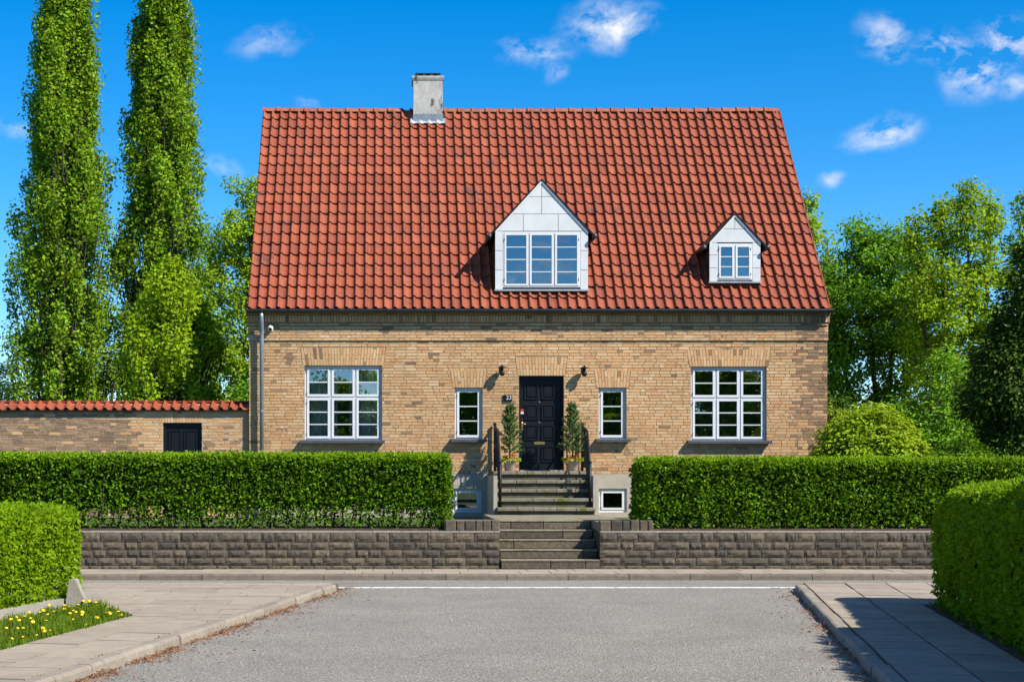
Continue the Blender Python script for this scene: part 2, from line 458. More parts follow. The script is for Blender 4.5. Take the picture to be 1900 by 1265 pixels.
# ------------------------------------------------------------------ geometry helpers
def clip(poly, a, b, c):
    """keep the part of a 2-D polygon where a*x+b*y+c >= 0"""
    out = []
    for i in range(len(poly)):
        p, q = poly[i], poly[(i + 1) % len(poly)]
        dp, dq = a * p[0] + b * p[1] + c, a * q[0] + b * q[1] + c
        if dp >= 0: out.append(p)
        if dp * dq < 0:
            t = dp / (dp - dq); out.append((p[0] + (q[0] - p[0]) * t, p[1] + (q[1] - p[1]) * t))
    return out


def area(poly):
    return .5 * abs(sum(poly[i][0] * poly[(i + 1) % len(poly)][1] - poly[(i + 1) % len(poly)][0] * poly[i][1] for i in range(len(poly))))


def unit(a): return a / np.maximum(np.linalg.norm(a, axis=1, keepdims=True), 1e-9)


def leaf_mesh(name, P, N, T, S, mat, width=.32, fold=.12):
    """one folded kite for each leaf: base P, normal N, tip direction T, length S"""
    N = unit(N); T = unit(T - N * np.sum(T * N, axis=1, keepdims=True))
    B = np.cross(N, T); S = np.asarray(S)[:, None]
    n = len(P)
    V = np.empty((n, 4, 3), dtype=np.float32)
    V[:, 0] = P
    V[:, 1] = P + T * S * .45 + B * S * width + N * S * fold
    V[:, 2] = P + T * S - N * S * fold * .5
    V[:, 3] = P + T * S * .45 - B * S * width + N * S * fold
    Q = np.arange(n * 4, dtype=np.int32).reshape(n, 4)
    return np_mesh(name, V.reshape(-1, 3), Q, mat)


def rand_unit(n): return unit(rng.normal(size=(n, 3)))


def lump(P, s, seed=0):
    return (np.sin(P[:, 0] * 2.1 * s + seed) * np.sin(P[:, 2] * 2.6 * s + 1.3 * seed) + .6 * np.sin(P[:, 0] * 4.7 * s + P[:, 1] * 3.1 * s + 2 + seed)
            + .5 * np.sin(P[:, 2] * 6.1 * s - P[:, 1] * 4.4 * s + seed)) / 2.1


# ------------------------------------------------------------------ the ground, roads, garden terrace
RS = 0.195                                            # the side road runs at this slope (dx/dy)
RN = math.sqrt(1 + RS * RS)
RV = Vector((RS / RN, 1 / RN, 0)); RU = Vector((1 / RN, -RS / RN, 0))
KL, KR = -5.19, 1.62                                  # kerb lines x = K + RS*y
YX0, YX1 = 23.42, 25.2                                # the cross street
YW = 26.5                                             # face of the retaining wall
GZ = .76                                              # garden level
mb = MB(); mb.add([(-900, -700, -.03), (900, -700, -.03), (900, 1500, -.03), (-900, 1500, -.03)], [(0, 1, 2, 3)])
tag(mb.build('ground', MT['lawn']), kind='structure')
mb = MB()
ys = [-120, -20] + list(np.linspace(0, YX0, 8))
for a, b in zip(ys[:-1], ys[1:]):
    mb.add([(KL + RS * a + .0, a, 0), (KR + RS * a, a, 0), (KR + RS * b, b, 0), (KL + RS * b, b, 0)], [(0, 1, 2, 3)])
mb.add([(-80, YX0, 0), (90, YX0, 0), (90, YX1 + .02, 0), (-80, YX1 + .02, 0)], [(0, 1, 2, 3)])
tag(mb.build('road', MT['asphalt']), kind='structure')
mb = MB()
nseg = 60
for k in range(nseg):                                  # slightly wavering hand-painted line
    xa, xb = -1.6 + k * 9.6 / nseg, -1.6 + (k + 1) * 9.6 / nseg
    w = lambda x: (YX0 + .06 + .012 * math.sin(x * 3.1), YX0 + .28 + .015 * math.sin(x * 2.3 + 1))
    (a0, a1), (b0, b1) = w(xa), w(xb)
    mb.add([(xa, a0, .004), (xb, b0, .004), (xb, b1, .004), (xa, a1, .004)], [(0, 1, 2, 3)])
tag(mb.build('road_marking', MT['roadpaint']), kind='structure')
mb = MB(); mb.box(-70, 80, YW + 1.5, 120, -.02, GZ); mb.box(-70, 1.96, YW + .3, YW + 1.499, -.02, GZ); mb.box(3.70, 80, YW + .3, YW + 1.499, -.02, GZ)
tag(mb.build('garden_terrace', MT['lawn']), kind='structure')
mb = MB(); mb.box(-16, 1.95, YW + .19, YW + 1.7, GZ - .5, GZ + .02); mb.box(3.72, 18, YW + .19, YW + 1.7, GZ - .5, GZ + .02)
tag(mb.build('planting_bed', MT['soil']), kind='structure')
mb = MB(); mb.box(2.05, 4.4, YW + 1.45, 32.2, GZ - .3, GZ + .12)
tag(mb.build('garden_path', MT['steps']), kind='structure')


def slabs(owner, regions, ulist, v0, v1, dv, mat, zt=.10, offs=True, org=(0, 0), gap=.012):
    """paving in the side road's frame; regions: half-planes every slab is clipped to"""
    for ci, (ua, ub) in enumerate(ulist):
        v = v0 - (dv * .5 if (offs and ci % 2) else 0) - random.uniform(0, .1)
        while v < v1:
            d = dv
            q = []
            for (u, w) in ((ua + gap, v + gap), (ub - gap, v + gap), (ub - gap, v + d - gap), (ua + gap, v + d - gap)):
                p = RU * u + RV * w
                q.append((org[0] + p.x, org[1] + p.y))
            for (a, b, c) in regions:
                q = clip(q, a, b, c)
                if len(q) < 3: break
            v += d
            if len(q) < 3 or area(q) < .012: continue
            z = zt + random.uniform(-.003, .003)
            cx = sum(p[0] for p in q) / len(q); cy = sum(p[1] for p in q) / len(q)
            m = MB().prism([(p[0] - cx, p[1] - cy, -.05) for p in q], (0, 0, .05 + random.uniform(-.0015, .0015)))
            ob('paving_slab', m.mesh('paving_slab', mat), owner, (cx, cy, z), (random.gauss(0, .0025), random.gauss(0, .0025), 0))


def kerbline(owner, p0, direction, inward, n, length, w=.15, h=.10, jitter=.006, skip=(), mat=None):
    """rounded kerb stones: p0 the road-side foot, direction along, inward towards the pavement"""
    prof = [(0.0, -.06), (.012, h - .03), (.022, h - .010), (.045, h), (w, h), (w, -.06)]
    d = Vector((*direction, 0)).normalized(); i = Vector((*inward, 0)).normalized()
    for k in range(n):
        if k in skip: continue
        L = length - .012
        jit = random.uniform(-jitter, jitter); dz = random.uniform(-.005, .004)
        base = Vector((*p0, 0)) + d * (k * length)
        m = MB()
        poly = [i * (a + jit) + Vector((0, 0, b + dz)) for a, b in prof]
        m.prism(poly, d * L)
        ob('kerbstone', m.mesh('kerbstone', mat or MT['kerb']), owner, base)


# pavement beds and their stones ------------------------------------------------
def left_grass_edge(y): return -6.37 - .07 + RS * y


# right pavement
mb = MB()
poly = [(KR + RS * 5 + .09, 5), (KR + RS * 5 + 1.9, 5), (KR + RS * 19 + 1.9, 19), (20, 20.0), (20, YX0 - .06), (KR + RS * YX0 + .09, YX0 - .06)]
mb.prism([(x, y, -.02) for x, y in poly], (0, 0, .095))
pv_r = tag(mb.build('pavement', MT['bed']), kind='structure')
o2 = RU * ((KR) / RN) + Vector((0, 0, 0))
orgR = (KR, 0)
cols = [(.165, .165 + .60), (.765, 1.365)]
below = [(0, -1, YX0 - .14)]
slabs(pv_r, below, cols, 7, 25, .62, MT['slab'], .1, True, orgR)
extra = [(1.365 + .6 * k, 1.965 + .6 * k) for k in range(9)]
slabs(pv_r, below + [(0, 1, -19.6)], extra, 16.5, 25, .62, MT['slab'], .1, True, orgR)
kerbline(pv_r, (KR + RS * 8, 8), RV[:2], RU[:2], 19, .80, jitter=.012)
kerbline(pv_r, (KR + RS * YX0 + .17, YX0), (1, 0), (0, -1), 10, .9, w=.12, h=.1)
# left pavement
mb = MB()
tip = (-2.94, 18.04); far = (-3.62, 19.5)
poly = [(KL + RS * 5 - .09, 5), (KL + RS * YX0 - .09, YX0 - .06), (-9.5, YX0 - .06), (-9.5, 20.6), (-4.4, 20.6), far, tip, (-6.40 + RS * 5, 5)]
mb.prism([(x, y, -.02) for x, y in poly], (0, 0, .095))
pv_l = tag(mb.build('pavement', MT['bed']), kind='structure')
v_tip = Vector((tip[0] - KL, tip[1], 0)).dot(RV)
orgL = (KL, 0)
colsL = [(-.165 - .56, -.165), (-1.285, -.725)]
slabs(pv_l, [(0, -1, YX0 - .14)], colsL, 7, v_tip, .72, MT['slab'], .1, True, orgL)
ex = far[0] - tip[0]; ey = far[1] - tip[1]
# far part: laid square to the cross street, as the photograph's joints run
half = (ey, -ex, -(ey * tip[0] - ex * tip[1]))
kedge = (-1, RS, KL - .165 * RN)
vt = (RV.x, RV.y, -(v_tip + RV.x * KL))
y = 17.6; row = 0
while y < YX0 - .14:
    d = .66
    x = -9.4 + (row % 2) * .4
    while x < 0:
        sh = .075                                     # rows drift a little off square
        q = [(x + .01, y + .01 - sh * (x + 3)), (x + .99, y + .01 - sh * (x + 4)), (x + .99, y + d - .01 - sh * (x + 4)), (x + .01, y + d - .01 - sh * (x + 3))]
        for (a, b, c) in [half, (-1, RS, KL - .165 * RN), (RV.x, RV.y, -(v_tip + RV.x * KL) - .015), (0, -1, YX0 - .14)]:
            q = clip(q, a, b, c)
            if len(q) < 3: break
        x += 1.0
        if len(q) < 3 or area(q) < .012: continue
        cx = sum(p[0] for p in q) / len(q); cy = sum(p[1] for p in q) / len(q)
        m = MB().prism([(p[0] - cx, p[1] - cy, -.05) for p in q], (0, 0, .05 + random.uniform(-.0015, .0015)))
        ob('paving_slab', m.mesh('paving_slab', MT['slab']), pv_l, (cx, cy, .1 + random.uniform(-.003, .003)), (random.gauss(0, .0025), random.gauss(0, .0025), 0))
    y += d; row += 1
kerbline(pv_l, (KL + RS * 8, 8), RV[:2], (-RU)[:2], 19, .80, jitter=.012)
kerbline(pv_l, (KL + RS * YX0 - .17, YX0), (-1, 0), (0, -1), 6, .9, w=.12, h=.1)
# far pavement along the retaining wall
mb = MB(); mb.box(-14, 16, YX1 + .07, YW + .1, -.02, .075)
pv_f = tag(mb.build('pavement', MT['bed']), kind='structure')
x = -11.0
while x < 13:
    w = random.choice((.30, .5, .5, .62))
    for (ya, yb) in ((YX1 + .135, YX1 + .72), (YX1 + .73, YW - .02)):
        m = MB().box(-w / 2 + .006, w / 2 - .006, 0, yb - ya, -.04, .0)
        ob('paving_slab', m.mesh('paving_slab', MT['slab']), pv_f, (x + w / 2 + (.17 if ya > YX1 + .5 else 0), ya, .101 + random.uniform(-.004, .004)), (random.gauss(0, .003), 0, 0))
    x += w
kerbline(pv_f, (-11, YX1), (1, 0), (0, 1), 24, 1.0, w=.13, h=.1, mat=MT['kerbdark'])

# ------------------------------------------------------------------ retaining walls
def stone_variants(n, L, H):
    out = []
    for k in range(n):
        nx, nz = 6, 3
        V = []; Fc = []
        for j in range(nz + 1):
            for i in range(nx + 1):
                edge = i in (0, nx) or j in (0, nz)
                V.append((i / nx * L, (.012 if edge else -random.uniform(0, .017)) , j / nz * H))
        for j in range(nz):
            for i in range(nx):
                a = j * (nx + 1) + i; Fc.append((a, a + 1, a + nx + 2, a + nx + 1))
        m = MB().add(V, Fc)
        b = [(0, .012, 0), (L, .012, 0), (L, .2, 0), (0, .2, 0), (0, .012, H), (L, .012, H), (L, .2, H), (0, .2, H)]
        m.add(b, [(4, 5, 6, 7), (0, 3, 2, 1), (1, 2, 6, 5), (3, 0, 4, 7)])
        out.append(m.mesh('stone', MT['stone']))
    return out


SV = {}
for L in (.22, .30, .36, .44):
    for H in (.082, .135, .16): SV[(L, H)] = stone_variants(3, L, H)


def retaining_wall(label, x0, x1, edge_x0, edge_x1, from_right):
    t = thing('retaining_wall', ((x0 + x1) / 2, YW, .1), label, 'wall', 'stone retaining walls')
    MB().box(x0 + .02, x1 - .02, YW + .03, YW + .34, .02, GZ - .05).build('wall_core', MT['mortar'], t)
    z = .085
    for H in (.082, .135, .135, .135, .16):
        x = x1 if from_right else x0
        tgt = x0 if from_right else x1
        while True:
            L = random.choice((.22, .30, .36, .36, .44))
            xa = x - L if from_right else x
            if (from_right and xa < tgt) or (not from_right and xa + L > tgt): break
            o = ob('stone', random.choice(SV[(L, H)]), t, (xa, YW + random.uniform(-.008, .008), z))
            o.scale = ((L - .012) / L, 1, (H - .01) / H)
            x = x - L if from_right else x + L
        z += H
    # pale coping slabs seen from just above
    x = x0
    while x < x1 - .05:
        w = min(random.choice((.42, .5, .6)), x1 - x)
        MB().box(x + .004, x + w - .004, YW + .01, YW + .24, z - .006, z + .022 + random.uniform(-.003, .003)).build('coping_slab', MT['coping'], t)
        x += w
    # upright edging blocks beside the steps
    x = edge_x0
    while x < edge_x1 - .08:
        w = min(random.uniform(.12, .20), edge_x1 - x)
        MB().bbox(x + .006, x + w - .006, YW + .09 + random.uniform(0, .02), YW + .29, z + .016, z + .20 + random.uniform(-.006, .006), .014).build('edging_block', MT['stone'], t)
        x += w
    MB().box(edge_x0, edge_x1, YW + .13, YW + 1.5, z - .02, z + .17).build('edging_fill', MT['steps'], t)
    return t


WX0, WX1 = PX(928, YW), PX(1114, YW)
retaining_wall('long dark split-stone retaining wall below the left front hedge', -11, WX0, PX(826, YW), WX0, True)
retaining_wall('grey split-stone retaining wall below the right front hedge', WX1, 13, WX1, PX(1214, YW), False)

# ------------------------------------------------------------------ steps
t = thing('garden_steps', ((WX0 + WX1) / 2, YW, .1), 'lower flight of rough stone steps rising from the pavement through the wall', 'steps')
z = .1
for k in range(5):
    y0 = YW - .02 + .3 * k; h = .16
    cuts = [WX0 + .012] + sorted(WX0 + (WX1 - WX0) * f for f in random.sample([.16, .33, .5, .68, .85], random.choice((1, 2, 2)))) + [WX1 - .012]
    for a, b in zip(cuts[:-1], cuts[1:]):
        st = MB().bbox(a + .003, b - .003, y0, y0 + .42, z + .002, z + h - .028, .012).build('step_block', MT['stone'], t)
        MB().bbox(a + .003, b - .003, y0 - .012, y0 + .40, z + h - .026, z + h, .006).build('tread', MT['steps'], st)
    z += h
SXA, SXB = 2.30, 4.34
t = thing('entrance_steps', ((SXA + SXB) / 2, 31.7, GZ), 'mossy upper flight of slab steps leading up to the black front door', 'steps')
z = GZ + .06; y0 = 31.65
for k in range(5):
    h = .187 if k else .21
    last = k == 4
    yend = 33.99 if last else y0 + .42
    MB().box(SXA + .03, SXB - .03, y0 + .05, yend, z, z + h - .075).build('riser', MT['riser'], t)
    n = random.choice((3, 4, 5)); cuts = sorted([SXA, SXB] + [SXA + (SXB - SXA) * (i + random.uniform(-.25, .25)) / n for i in range(1, n)])
    for a, b in zip(cuts[:-1], cuts[1:]):
        MB().bbox(a + .004, b - .004, y0 + random.uniform(-.004, .004), y0 + .40 if not last else 33.985, z + h - .073, z + h + random.uniform(-.003, .003), .01).build('tread_slab', MT['steps'], t)
    z += h; y0 += .31
LANDZ = z
MB().box(SXA - .055, SXA + .025, 31.95, 33.98, GZ - .02, LANDZ - .09).build('side_wall', MT['plaster'], t)
MB().box(SXB - .025, SXB + .055, 31.95, 33.98, GZ - .02, LANDZ - .09).build('side_wall', MT['plaster'], t)

# ------------------------------------------------------------------ the house
YF = 34.0
HX0, HX1 = PX(462, YF), PX(1535.5, YF)
house = thing('house', ((HX0 + HX1) / 2, YF, GZ), 'yellow brick house with steep red tiled roof and white dormers', 'house')
ZP = 1.72                                             # top of the plinth


def fx(px): return PX(px, YF)
def fz(py): return PZ(py, YF)


WIN = [(fx(565), fx(708.5), fz(817), fz(678)), (fx(1282), fx(1422), fz(818), fz(680)),
       (fx(844), fx(895), fz(815), fz(719)), (fx(1111), fx(1162), fz(815), fz(719))]
DOOR = (fx(963), fx(1046), LANDZ - .02, fz(697))
BAS = [(fx(840), fx(893), fz(950), fz(906)), (fx(1111), fx(1163), fz(950), fz(906))]


def holed_wall(name, x0, x1, z0, z1, holes, y0, y1, mat, parent):
    xs = sorted({x0, x1} | {h[0] for h in holes} | {h[1] for h in holes}); zs = sorted({z0, z1} | {min(max(h[2], z0), z1) for h in holes} | {min(max(h[3], z0), z1) for h in holes})
    m = MB()
    for za, zb in zip(zs[:-1], zs[1:]):
        run = None
        for xa, xb in zip(xs[:-1], xs[1:]):
            mx, mz = (xa + xb) / 2, (za + zb) / 2
            solid = not any(h[0] < mx < h[1] and h[2] < mz < h[3] for h in holes)
            if solid: run = (run[0], xb) if run else (xa, xb)
            if not solid and run: m.box(run[0], run[1], y0, y1, za, zb); run = None
        if run: m.box(run[0], run[1], y0, y1, za, zb)
    return m.build(name, mat, parent)


facade = holed_wall('facade_wall', HX0 + .006, HX1 - .006, ZP, 5.2, WIN + [DOOR], YF + .006, YF + .36, MT['mortar'], house)
plinth = holed_wall('plinth', HX0 + .004, HX1 - .004, GZ - .3, ZP - .001, BAS, YF - .012, YF + .36, MT['plaster'], house)
# arches of upright bricks: (left, right, bottom, top, flare)
ARCH = [(WIN[0][0] - .03, WIN[0][1] + .03, WIN[0][3], fz(645), .06), (WIN[1][0] - .03, WIN[1][1] + .03, WIN[1][3], fz(647), .06),
        (WIN[2][0] - .05, WIN[2][1] + .05, WIN[2][3], fz(687), .05), (WIN[3][0] - .05, WIN[3][1] + .05, WIN[3][3], fz(687), .05),
        (DOOR[0] - .03, DOOR[1] + .03, DOOR[3], fz(662), .05)]


def hole_span(z, holes, arches):
    out = []
    for h in holes:
        if h[2] - .01 < z < h[3] + .0: out.append((h[0], h[1]))
    for (a, b, z0, z1, fl) in arches:
        if z0 <= z <= z1:
            t = (z - z0) / (z1 - z0); out.append((a - fl * t - .004, b + fl * t + .004))
    return out


def lay_bricks(x0, x1, z0, z1, y, holes, arches, course=.0667, head=.36, soldier=False):
    """list of (xa, xb, za, zb, y) for one panel of wall"""
    out = []; z = z0; row = 0
    while z + .03 < z1:
        zt = min(z + course, z1); spans = hole_span((z + zt) / 2, holes, arches)
        x = x0 - (random.choice((0, .06, .12, .18)) if row % 2 else random.choice((0, .03, .15)))
        while x < x1:
            L = .12 if random.random() < head else .24
            if soldier: L = .066
            segs = [(max(x, x0), min(x + L, x1))]
            for (a, b) in spans:
                ns = []
                for (p, q) in segs:
                    if q <= a or p >= b: ns.append((p, q))
                    else:
                        if p < a: ns.append((p, a))
                        if q > b: ns.append((b, q))
                segs = ns
            for (p, q) in segs:
                if q - p > .03: out.append((p + .006, q - .006, z + .0058, zt - .0058, y))
            x += L
        z = zt; row += 1
    return out


def brick_mass(name, boxes, parent, depth=.05, jit=.0022):
    B = np.array(boxes)
    n = len(B)
    yy = B[:, 4] + rng.uniform(-jit, jit, n)
    x0, x1, z0, z1 = B[:, 0], B[:, 1], B[:, 2], B[:, 3]
    V = np.empty((n, 8, 3))
    for k, (a, b, c) in enumerate([(0, 0, 0), (1, 0, 0), (1, 0, 1), (0, 0, 1), (0, 1, 0), (1, 1, 0), (1, 1, 1), (0, 1, 1)]):
        V[:, k, 0] = x1 if a else x0
        V[:, k, 1] = yy + (depth if b else 0)
        V[:, k, 2] = z1 if c else z0
    V[:, :4, :] += rng.normal(0, .0016, (n, 4, 3))
    fs = np.array([(0, 1, 2, 3), (1, 5, 6, 2), (3, 2, 6, 7), (4, 0, 3, 7), (4, 5, 1, 0)])
    Q = (np.arange(n)[:, None, None] * 8 + fs[None]).reshape(-1, 4)
    return tag(ob(name, np_mesh(name, V.reshape(-1, 3), Q, MT['brick']), parent), kind='stuff')


def single_brick_meshes():
    out = []
    for k in range(6):
        j = lambda: random.gauss(0, .0016)
        m = MB(); c = [(-.114, 0, -.02755), (.114, 0, -.02755), (.114, 0, .02755), (-.114, 0, .02755)]
        m.add([(x + j(), y + j(), z + j()) for x, y, z in c] + [(x, y + .05, z) for x, y, z in c],
              [(0, 1, 2, 3), (1, 5, 6, 2), (3, 2, 6, 7), (4, 0, 3, 7), (4, 5, 1, 0)])
        out.append(m.mesh('brick', MT['brick']))
    return out


BRM = single_brick_meshes()


def split_bricks(boxes, cx, cz, parent, limit=300):
    full = [b for b in boxes if abs(b[1] - b[0] - .228) < .002 and abs(b[3] - b[2] - .0551) < .002]
    full.sort(key=lambda b: (((b[0] + b[1]) / 2 - cx) ** 2 + ((b[2] + b[3]) / 2 - cz) ** 2))
    sel = full[:limit]; ids = {id(b) for b in sel}
    for b in sel:
        ob('brick', random.choice(BRM), parent, ((b[0] + b[1]) / 2, b[4] + random.uniform(-.0022, .0022), (b[2] + b[3]) / 2))
    return [b for b in boxes if id(b) not in ids]


ZF1 = fz(632); ZF2 = fz(601)
bl = lay_bricks(HX0, HX1, ZP + .002, ZF1, YF, WIN + [DOOR], ARCH)
rest = split_bricks(bl, 3.45, 3.0, facade)
# fanned bricks over the openings
arch_quads = []
V = []; Q = []
for (a, b, z0, z1, fl) in ARCH:
    n = max(6, int(round((b - a) / .064)))
    for i in range(n):
        f0, f1 = i / n, (i + 1) / n
        segs = [(0, .62), (.62, 1)] if i % 2 else [(0, .36), (.36, 1)]
        for (s0, s1) in segs:
            base = len(V); yj = YF + random.uniform(-.004, .003)
            for dy in (0, .05):
                for (f, s, dx, dz) in ((f0, s0, .004, .004), (f1, s0, -.004, .004), (f1, s1, -.004, -.004), (f0, s1, .004, -.004)):
                    xa = a + (b - a) * f; xt = (a - fl) + (b - a + 2 * fl) * f
                    V.append((xa + (xt - xa) * s + dx, yj + dy, z0 + (z1 - z0) * s + dz))
            Q += [tuple(base + k for k in f) for f in ((0, 1, 2, 3), (1, 5, 6, 2), (3, 2, 6, 7), (4, 0, 3, 7), (4, 5, 1, 0))]
tag(ob('arch_brickwork', np_mesh('arch_brickwork', V, Q, MT['brick']), facade), kind='stuff')
brick_mass('brickwork', rest, facade)
# frieze and corbelled cornice
cor = []
for (za, zb, yo, sold) in ((ZF1, ZF2 - .055, -.032, False), (ZF2 - .055, ZF2 + .012, -.06, False), (ZF2 + .012, fz(585.5), -.09, True), (fz(585.5), fz(577), -.125, False)):
    MB().box(HX0 - (-yo) * .5 + .006, HX1 + (-yo) * .35 - .006, YF + yo + (.006 if yo > -.04 else .035), YF + .36, za + .001, zb - .001).build('cornice_course', MT['mortar'], facade)
    zl = za + (.0 if yo > -.04 else .016)              # groove under every projecting course, shaped in for a dark shadow line
    h = zb - zl
    nrow = max(1, round(h / .0667)) if not sold else 1
    cor += lay_bricks(HX0 - (-yo) * .5, HX1 + (-yo) * .35, zl, zb, YF + yo, [], [], course=h / nrow, soldier=sold)
tag(brick_mass('cornice_brickwork', cor, facade, depth=.1), kind='stuff')
# the other walls, floors and rooms
RIDGE_Y = 38.2; EY, EZ = 33.83, 5.325; RZ = 10.70
BACK = 2 * RIDGE_Y - YF
for xa, xb in ((HX0 + .008, HX0 + .35), (HX1 - .35, HX1 - .008)):
    MB().prism([(xa, YF + .362, GZ - .3), (xa, BACK, GZ - .3), (xa, BACK, 5.3), (xa, RIDGE_Y, RZ - .2), (xa, YF + .362, 5.80)], (xb - xa, 0, 0)).build('gable_wall', MT['mortar'], house)
MB().box(HX0 + .35, HX1 - .35, BACK - .3, BACK, GZ - .3, 5.4).build('back_wall', MT['mortar'], house)
MB().box(HX0 + .36, HX1 - .36, YF + .362, BACK - .31, 1.52, 1.74).build('floor', MT['wood'], house)
MB().box(HX0 + .36, HX1 - .36, YF + .362, BACK - .31, 5.0, 5.18).build('ceiling', MT['room'], house)
MB().box(HX0 + .36, HX1 - .36, 37.2, 37.3, 1.745, 4.99).build('inner_wall', MT['room'], house)
MB().box(HX0 + .36, HX1 - .36, 35.4, 35.5, GZ - .2, 1.51).build('basement_wall', MT['attic'], house)

# ---- windows
def ring(m, x0, x1, z0, z1, y0, y1, w):
    m.box(x0, x0 + w, y0, y1, z0, z1); m.box(x1 - w, x1, y0, y1, z0, z1)
    m.box(x0 + w, x1 - w, y0, y1, z0, z0 + w); m.box(x0 + w, x1 - w, y0, y1, z1 - w, z1)


def window(parent, name, x0, x1, z0, z1, y, ncol, rows, glass, fr=.045, cs=.05, bar=.022, sill=None):
    """rows: bottom to top (height fraction, panes in the height)"""
    m = MB(); ring(m, x0, x1, z0, z1, y, y + .09, fr)
    iw = (x1 - x0 - 2 * fr); mul = .026
    cw = (iw - (ncol - 1) * mul) / ncol
    ih = (z1 - z0 - 2 * fr); tr = .028
    tot = ih - (len(rows) - 1) * tr
    zc = z0 + fr; zr = []
    for i, (f, n) in enumerate(rows):
        zr.append((zc, zc + tot * f, n)); zc += tot * f
        if i < len(rows) - 1: m.box(x0 + fr, x1 - fr, y + .002, y + .088, zc, zc + tr); zc += tr
    for c in range(ncol - 1):
        xa = x0 + fr + cw * (c + 1) + mul * c
        for (za, zb, n) in zr: m.box(xa, xa + mul, y + .004, y + .086, za, zb)
    w = m.build(name, MT['white'], parent)
    for c in range(ncol):
        xa = x0 + fr + c * (cw + mul) + .004; xb = xa + cw - .008
        for (za, zb, n) in zr:
            m = MB(); ring(m, xa, xb, za + .004, zb - .004, y - .014, y + .05, cs)
            m.build('casement', MT['white'], w)
            gx0, gx1, gz0, gz1 = xa + cs, xb - cs, za + .004 + cs, zb - .004 - cs
            ph = (gz1 - gz0 - (n - 1) * bar) / n
            for k in range(n):
                p0 = gz0 + k * (ph + bar)
                pane = MB().box(gx0 - .004, gx1 + .004, y + .022, y + .026, p0 - .004, p0 + ph + .004)
                # every pane sits a hair out of true, so reflections break from pane to pane
                o = pane.mesh('pane', glass)
                ax, az = random.gauss(0, .004), random.gauss(0, .004)
                cxp, czp = (gx0 + gx1) / 2, p0 + ph / 2
                for v in o.vertices: v.co.y += (v.co.x - cxp) * ax + (v.co.z - czp) * az
                ob('pane', o, w)
                if k < n - 1: MB().box(gx0, gx1, y - .006, y + .045, p0 + ph, p0 + ph + bar).build('glazing_bar', MT['white'], w)
            for hz in (za + .12 * (zb - za), zb - .12 * (zb - za)):
                hx = xa + .004 if c == 0 else xb - .004
                if ncol == 1 or c in (0, ncol - 1): MB().tube([(hx, y - .018, hz - .025), (hx, y - .018, hz + .025)], .008, 6).build('hinge', MT['zinc'], w)
    if sill:
        sx0, sx1, sz = sill
        MB().prism([(sx0, y + .02, sz + .035), (sx0, YF - .15, sz + .0), (sx0, YF - .15, sz - .055), (sx0, YF - .12, sz - .055), (sx0, YF - .12, sz - .025), (sx0, y + .02, sz - .015)], (sx1 - sx0, 0, 0)).build('sill', MT['slatesill'], w)
    return w


YWN = YF + .075
window(house, 'window', *WIN[0], YWN, 3, ((.585, 3), (.415, 2)), MT['glass'], sill=(fx(557), fx(714), WIN[0][2] - .003))['label'] = 'large left window of six casements with sheer curtains'
window(house, 'window', *WIN[1], YWN, 3, ((.585, 3), (.415, 2)), MT['glass'], sill=(fx(1275), fx(1430), WIN[1][2] - .003))['label'] = 'large right window of six casements'
window(house, 'window', *WIN[2], YWN, 1, ((1, 3),), MT['glass'], sill=(fx(836), fx(903), WIN[2][2] - .003))
window(house, 'window', *WIN[3], YWN, 1, ((1, 3),), MT['glass'], sill=(fx(1105), fx(1169), WIN[3][2] - .003))
for b in BAS: window(house, 'basement_window', *b, YF + .04, 1, ((1, 1),), MT['glass'], fr=.05, cs=.045)

# ---- front door
dx0, dx1, dz0, dz1 = DOOR
yd = YF + .16
m = MB(); m.box(dx0, dx0 + .05, yd - .05, yd + .08, dz0, dz1); m.box(dx1 - .05, dx1, yd - .05, yd + .08, dz0, dz1); m.box(dx0 + .05, dx1 - .05, yd - .05, yd + .08, dz1 - .07, dz1)
m.build('door_frame', MT['black'], house)
door = MB().box(dx0 + .053, dx1 - .053, yd, yd + .05, dz0 + .05, dz1 - .073).build('front_door', MT['black'], house)
MB().box(dx0 + .02, dx1 - .02, YF - .03, yd + .08, dz0 + .0, dz0 + .048).build('threshold', MT['coping'], house)


def dpx(px): return PX(px, YF)


for (pa, pb) in ((974, 999), (1006, 1030)):
    for (ya, yb) in ((711, 740), (750, 778), (788, 816), (827, 857)):
        xa, xb, za, zb = dpx(pa), dpx(pb), fz(yb), fz(ya)
        m = MB(); ring(m, xa, xb, za, zb, yd - .022, yd - .001, .022)
        m.bbox(xa + .05, xb - .05, yd - .014, yd + .0, za + .05, zb - .05, .011)
        m.build('door_panel', MT['black'], door)
m = MB().bbox(dpx(992), dpx(1012), yd - .012, yd - .001, fz(824.5), fz(819), .003); m.box(dpx(994), dpx(1010), yd - .015, yd - .012, fz(822.6), fz(821)); m.build('letter_slot', MT['brass'], door)
m = MB().bbox(dpx(967.5), dpx(971), yd - .055, yd - .05, fz(798), fz(782), .002)
m.tube([(dpx(969.2), yd - .055, fz(786)), (dpx(969.2), yd - .10, fz(786)), (dpx(976.5), yd - .105, fz(786.5))], .011, 8)
m.build('door_handle', MT['brass'], door, True)
MB().lathe((dpx(969.4), yd - .055, fz(777.5)), [(.02, -.004), (.02, .004)], 12).build('key_plate', MT['brass'], door)
m = MB(); m.box(dpx(967), dpx(972.4), yd - .054, yd - .0505, fz(763), fz(758.5)); ob('sticker', m.mesh('sticker', MT['redpaint']), door)
m = MB(); m.box(dpx(967), dpx(972.4), yd - .054, yd - .0505, fz(767.5), fz(763.4)); ob('sticker', m.mesh('sticker', MT['white']), door)
